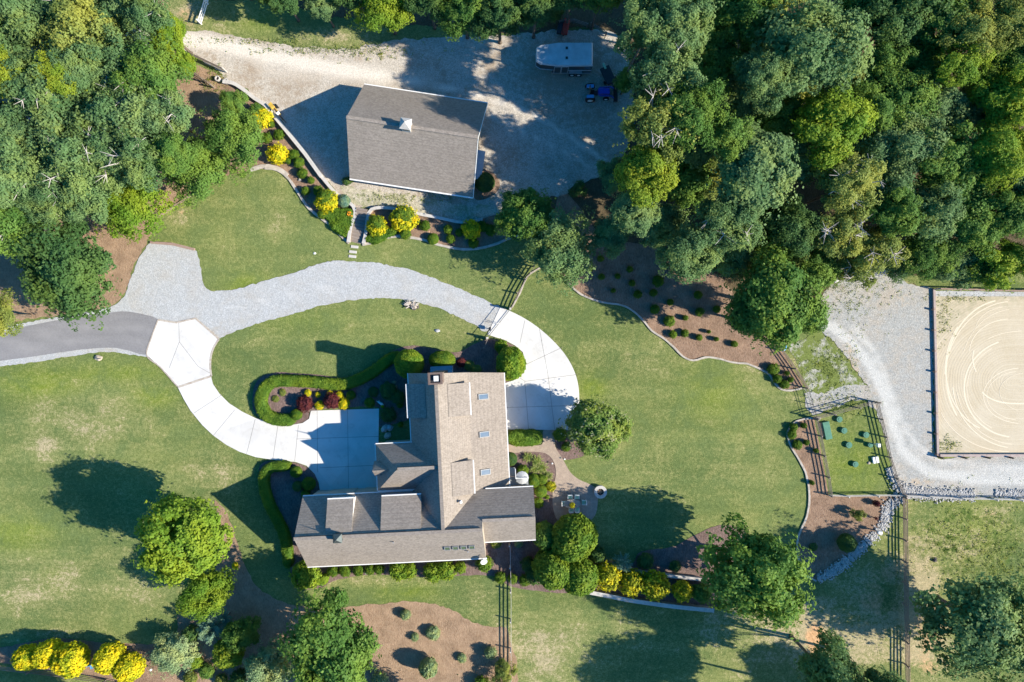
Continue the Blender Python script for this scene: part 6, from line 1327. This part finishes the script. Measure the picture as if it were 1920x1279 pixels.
f = link('foliage', PROTO['rag'][0], t, (.0, -.02, .38)); f.scale = (.30, .30, .26); f.material_slots[0].link = 'OBJECT'; f.material_slots[0].material = M['leaf_yellowgreen']
CH = None
def chair(loc, rz, label, arms=True):
    t = empty('patio_chair', loc, rz, label, 'chair', 'chairs round the patio table')
    MB().box(-.24, .24, -.22, .24, .40, .47).build('seat', 'mint', t, bevel=.02); MB().box(-.24, .24, -.30, -.24, .45, .95).build('backrest', 'white_paint', t, bevel=.02)
    for x in (-.24, .24):
        MB().bar((x, .2, 0), (x, .2, .62), .03).build('leg', 'white_paint', t); MB().bar((x, -.25, 0), (x, -.25, .62), .03).build('leg', 'white_paint', t); MB().bar((x, .22, .63), (x, -.26, .63), .05, .03).build('armrest', 'white_paint', t)
for x, y, rz, l in [(1068, 930, 180, 'mint patio chair above the table, left'), (1081, 930, 180, 'mint patio chair above the table, right'), (1070, 953, 0, 'mint patio chair below the table, left'), (1081, 953, 0, 'mint patio chair below the table, right'), (1057, 942, -90, 'white backed patio chair at the left end of the table'), (1094, 940, 90, 'white backed patio chair at the right end of the table')]:
    chair(W(x, y), R_(rz), l)
for x, y, rz, l in [(1055, 925, 20, 'empty black wire plant stand up left of the patio table'), (1066, 921, -20, 'empty black wire plant stand directly above the patio table')]:
    t = empty('plant_stand', W(x, y), R_(rz), l, 'plant stand'); m = MB().lathe(0, 0, [(.20, .50), (.23, .50), (.23, .53), (.20, .53)], 16); m.build('ring', 'pot_dark', t)
    for k in range(3): a = k * 2.094; MB().bar((.26 * math.cos(a), .26 * math.sin(a), 0), (.21 * math.cos(a), .21 * math.sin(a), .52), .025).build('leg', 'pot_dark', t)
# grey umbrella beside the deck
um = W(979, 896, 2.3); t = empty('patio_umbrella', (um.x, um.y, 0), 0, 'round grey umbrella beside the deck at the right wall of the house', 'umbrella')
n = 12; R = .72; mb = MB(); vs = [(0, 0, 2.5)] + [(R * math.cos(2 * math.pi * i / n), R * math.sin(2 * math.pi * i / n), 2.25) for i in range(n)]; mb.add(vs + [(x, y, z - .02) for x, y, z in vs], [(0, 1 + i, 1 + (i + 1) % n) for i in range(n)] + [(n + 1, n + 2 + (i + 1) % n, n + 2 + i) for i in range(n)]); mb.build('canopy', 'canopy_grey', t)
MB().tube([(0, 0, 0), (0, 0, 2.55)], .03, 8).build('pole', 'steel', t); MB().cyl(0, 0, 0, .08, .28, .26, 20).build('base', 'dark_metal', t)
for i in range(6): a = i * math.pi / 3; MB().bar((0, 0, 2.42), (R * .95 * math.cos(a), R * .95 * math.sin(a), 2.2), .02).build('rib', 'steel', t)
t = empty('terracotta_pot', W(958, 881), 0, 'terracotta pot against the right house wall above the umbrella', 'pot'); MB().lathe(0, 0, [(.02, 0), (.2, 0), (.3, .4), (.25, .4), (.18, .05), (.02, .05)], 20).build('pot', 'terracotta', t)

# ------------------------------------------------------------------ rocks
def rock_mb(seed, r, flat=.6, n=10):
    rng = random.Random(seed); bm = bmesh.new(); bmesh.ops.create_icosphere(bm, subdivisions=2, radius=1); off = Vector((rng.uniform(0, 90), 0, 0))
    sx, sy = rng.uniform(.8, 1.3), rng.uniform(.7, 1.0)
    for v in bm.verts:
        k = 1 + .35 * mnoise.noise(v.co * 1.3 + off) + .12 * mnoise.noise(v.co * 3.1 + off); v.co = Vector((v.co.x * sx * k, v.co.y * sy * k, max(v.co.z * flat * k, -.2))) * r
    mb = MB(); mb.add([v.co.copy() for v in bm.verts], [tuple(v.index for v in f.verts) for f in bm.faces]); bm.free(); return mb
def rock(px, py, r, label, mat='rock_tan', flat=.6, rz=0, name='rock', cat='rock', group=None):
    o = rock_mb(px * 7 + py, r * S, flat).build(name, mat); o.location = W(px, py) + Vector((0, 0, r * S * .15)); o.rotation_euler = (0, 0, R_(rz)); return tag(o, label, cat, group)
for a in [(722, 803, 7, 'long pale boulder standing in the shaded bed left of the house', 'rock_pale', .9, 55), (730, 802, 6, 'blue grey boulder right of the long pale boulder in the shaded bed', 'rock_blue', .9, 0), (727, 817, 7, 'largest tan boulder in the shaded bed above the court bay', 'rock_tan', .8, 35),
          (739, 717, 4, 'small orange stone in the shaded bed under the clipped round tree', 'log_wood', .6, 10), (742, 725, 4, 'small flat orange stone beside the other orange stone', 'log_wood', .5, -15), (185, 671, 6, 'rough tan boulder on the lawn below the asphalt road', 'rock_tan', .8, 0),
          (1752, 1049, 4.5, 'dark round rock alone on the right pasture', 'ash', .9, 0), (1551, 528, 7, 'pale rock at the top left of the gravel court', 'rock_pale', .6, 10), (1566, 524, 8, 'flat pale rock at the gravel court edge next to another', 'rock_pale', .4, 35), (563, 337, 4, 'pale round stone in the bed beside the barn gravel wall', 'edging_stone', .7, 0),
          (803, 435, 3, 'small pink stone in the bed right of the wooden steps', 'log_wood', .6, 0), (820, 620, 4, 'pale blue grey stone on the oval lawn inside the drive', 'rock_blue', .6, 0), (590, 475, 3, 'tiny white stone on the lawn left of the stepping stones', 'white_trim', .5, 0), (688, 1074, 4, 'small pale stone among the clipped mounds', 'rock_pale', .4, 0), (1629, 868, 3, 'small yellowish stone below the low white box', 'rock_tan', .6, 0)]:
    rock(*a[:3], a[3], a[4], a[5], a[6])
t = empty('driftwood_pile', W(770, 573), 0, 'jumbled pile of bleached driftwood and rocks at the inner edge of the gravel drive', 'driftwood')
rng = random.Random(4)
for i in range(11):
    a = rng.uniform(0, 6.28); r = rng.uniform(.1, .75); o = rock_mb(i + 400, rng.uniform(.16, .3), .7).build('stone', 'rock_tan' if i % 2 else 'ash', t); o.location = (math.cos(a) * r * 1.2, math.sin(a) * r * .6, rng.uniform(.05, .2))
for i in range(12):
    a = rng.uniform(0, 6.28); d = Vector((math.cos(a), math.sin(a) * .6, 0)); MB().tube([d * .2 + Vector((0, 0, .2)), d * .7 + Vector((0, 0, .35)), d * rng.uniform(.9, 1.2) + Vector((0, .1, .15))], [.08, .06, .02], 5).build('branch', 'dead_bark', t)
t = empty('garden_statue', W(713, 755), R_(-30), 'pale bird shaped statue in the shaded bed above the court', 'statue'); MB().tube([(-.45, 0, .25), (-.1, 0, .35), (.25, 0, .3), (.5, 0, .2)], [.02, .1, .16, .04], 8).build('body', 'white_trim', t, smooth=True); MB().tube([(-.1, 0, .33), (-.2, .25, .45)], [.08, .02], 6).build('wing', 'white_trim', t, smooth=True); MB().box(-.1, .2, -.1, .1, 0, .2).build('plinth', 'stone_cap', t)
t = empty('garden_marker', W(191, 673), 0, 'small dark upright marker beside the tan boulder below the road', 'marker'); MB().bar((0, 0, 0), (0, .02, .55), .05).build('stake', 'dark_metal', t); MB().box(-.12, .12, -.02, .02, .4, .62).build('plate', 'dark_metal', t)
t = empty('hose_reel', W(1467, 655), R_(30), 'curved blue plastic trough at the upper end of the narrow bed fence', 'trough'); MB().tube([(-.35, .1, .45), (-.1, -.12, .3), (.2, -.05, .3), (.4, .25, .5)], [.07, .11, .11, .07], 8).build('shell', 'blue_plastic', t, smooth=True); MB().bar((0, -.05, 0), (0, -.05, .3), .08).build('foot', 'dark_metal', t)
t = empty('garden_chair', W(177, 1246), R_(20), 'blue folding chair half hidden between the golden conifers', 'chair'); MB().box(-.25, .25, -.25, .25, .4, .45).build('seat', 'light_blue', t); MB().box(-.25, .25, .22, .28, .45, .95).build('backrest', 'light_blue', t)
for x in (-.22, .22):
    for y in (-.22, .22): MB().bar((x, y, 0), (x, y, .42), .035).build('leg', 'steel', t)
t = empty('garden_light', W(288, 1251), 0, 'small white globe light at the foot of the silvery conifer', 'lamp'); MB().bar((0, 0, 0), (0, 0, .5), .04).build('stake', 'dark_metal', t); MB().lathe(0, 0, [(.01, .45), (.12, .5), (.15, .6), (.12, .7), (.01, .75)], 14).build('globe', 'white_paint', t, smooth=True)
for x, y, l in [(1058, 860, 'tiny white path light right of the paver path'), (1035, 868, 'tiny white path light left of the paver path')]:
    t = empty('path_light', W(x, y), 0, l, 'lamp'); MB().bar((0, 0, 0), (0, 0, .4), .03).build('stake', 'dark_metal', t); MB().cyl(0, 0, .36, .42, .10, .04, 12).build('cap', 'white_paint', t)
# small yellow lilies by the steps
f = tree(657, 402, 6, .5, 'spiky', 'flower', 'orange lilies against the left wall of the wooden steps', name='lily_clump', cat='flowers', rz=.3, trunk=False)
b = MB(); rng = random.Random(9)
for i in range(14): b.tube([(rng.uniform(-.25, .25), rng.uniform(-.2, .2), .2), (rng.uniform(-.32, .32), rng.uniform(-.3, .3), .75)], [.015, .055], 5)
b.build('blossoms', 'orange_flower', f)

# ---- rock channel and rock strip: uncountable riprap, one object each
def riprap(pts, widths, n, name, label, seed=1):
    P = catmull(px2(pts), False, .4); rng = random.Random(seed); m = len(P)
    base = []; 
    for s in range(5):
        r = rock_mb(s + 50, 1.0, .7); base.append((np.array([tuple(v) for v in r.v]), r.f))
    V = []; F = []; MI = []
    for i in range(n):
        t = rng.random(); k = int(t * (m - 1)); p = P[k]; d = (P[min(k + 1, m - 1)] - P[max(k - 1, 0)]).normalized(); nn = Vector((-d.y, d.x)); w = np.interp(t, np.linspace(0, 1, len(widths)), widths)
        q = p + nn * rng.gauss(0, .33) * w + d * rng.uniform(-.2, .2); bv, bf = base[rng.randrange(5)]; a = rng.uniform(0, 6.28); s = rng.uniform(.045, .115)
        c, sn_ = math.cos(a), math.sin(a); R3 = np.array([[c, -sn_, 0], [sn_, c, 0], [0, 0, 1]]); vv = (bv * [s, s, s]) @ R3.T + [q.x, q.y, .04 + rng.uniform(0, .10)]
        o = len(V) and sum(len(x) for x in V); V.append(vv); F += [tuple(j + o for j in f) for f in bf]; MI += [rng.choice([0, 0, 0, 1, 2])] * len(bf)
    me = bpy.data.meshes.new(name); me.from_pydata(np.concatenate(V).tolist(), [], F)
    for mm in ('rock_pale', 'stone_cap', 'rock_blue'): me.materials.append(M[mm])
    me.polygons.foreach_set('material_index', MI); return tag(link(name, me), label, 'rocks', kind='stuff')
riprap([(1690, 934), (1672, 942), (1663, 955), (1660, 975), (1655, 990), (1640, 1003), (1620, 1020), (1600, 1040), (1575, 1062), (1550, 1077), (1528, 1086)], [.9, 1.0, .9, .8, .9, .9, .7], 2600, 'riprap_channel', 'channel of broken white and grey rock curving below the lid yard', 3)
riprap([(1668, 880), (1676, 900), (1686, 916), (1700, 922), (1740, 926), (1790, 928), (1830, 929)], [.5, .9, 1.3, 1.0, .9, .9, .8], 2600, 'riprap_strip', 'strip of broken rock along the fence below the gravel track', 4)
riprap([(1868, 926), (1900, 927), (1960, 928)], [.8, .8, .8], 800, 'riprap_strip', 'strip of broken rock at the right edge below the gravel track', 5)
# grass tufts in the gravel and weeds: uncountable
def tufts(name, label, regions, mat, seed=1, size=.07):
    rng = np.random.default_rng(seed); P = []
    for (x, y, rx, ry, n) in regions:
        for i in range(n):
            px = x + rng.normal(0, rx); py = y + rng.normal(0, ry); w = W(px, py); k = rng.integers(3, 9); P.append(np.stack([w.x + rng.normal(0, .12, k), w.y + rng.normal(0, .12, k), rng.uniform(.03, .16, k)], 1))
    P = np.concatenate(P); V, Q = leaves(P, np.tile([0, 0, 1.0], (len(P), 1)), size, rng, .5, .8); me = np_mesh(name, V, Q, rng.uniform(0, 1, len(Q))); o = link(name, me); o.material_slots[0].link = 'OBJECT'; o.material_slots[0].material = M['leaf_' + mat]
    return tag(o, label, 'weeds', kind='stuff')
tufts('weeds', 'scattered green weeds in the gravel and pasture', [(620, 95, 80, 5, 160), (700, 100, 60, 8, 60), (490, 78, 60, 4, 80), (760, 370, 90, 6, 130), (1600, 560, 40, 25, 160), (1550, 690, 30, 30, 260), (1580, 755, 30, 14, 130), (1540, 530, 30, 10, 120), (1800, 1010, 60, 40, 500), (1880, 1060, 40, 50, 400), (1770, 600, 10, 24, 80), (1790, 560, 30, 4, 60), (1775, 835, 14, 8, 90), (715, 103, 3, 4, 14), (400, 150, 14, 14, 90)], 'olive', 2)
flush_queue()
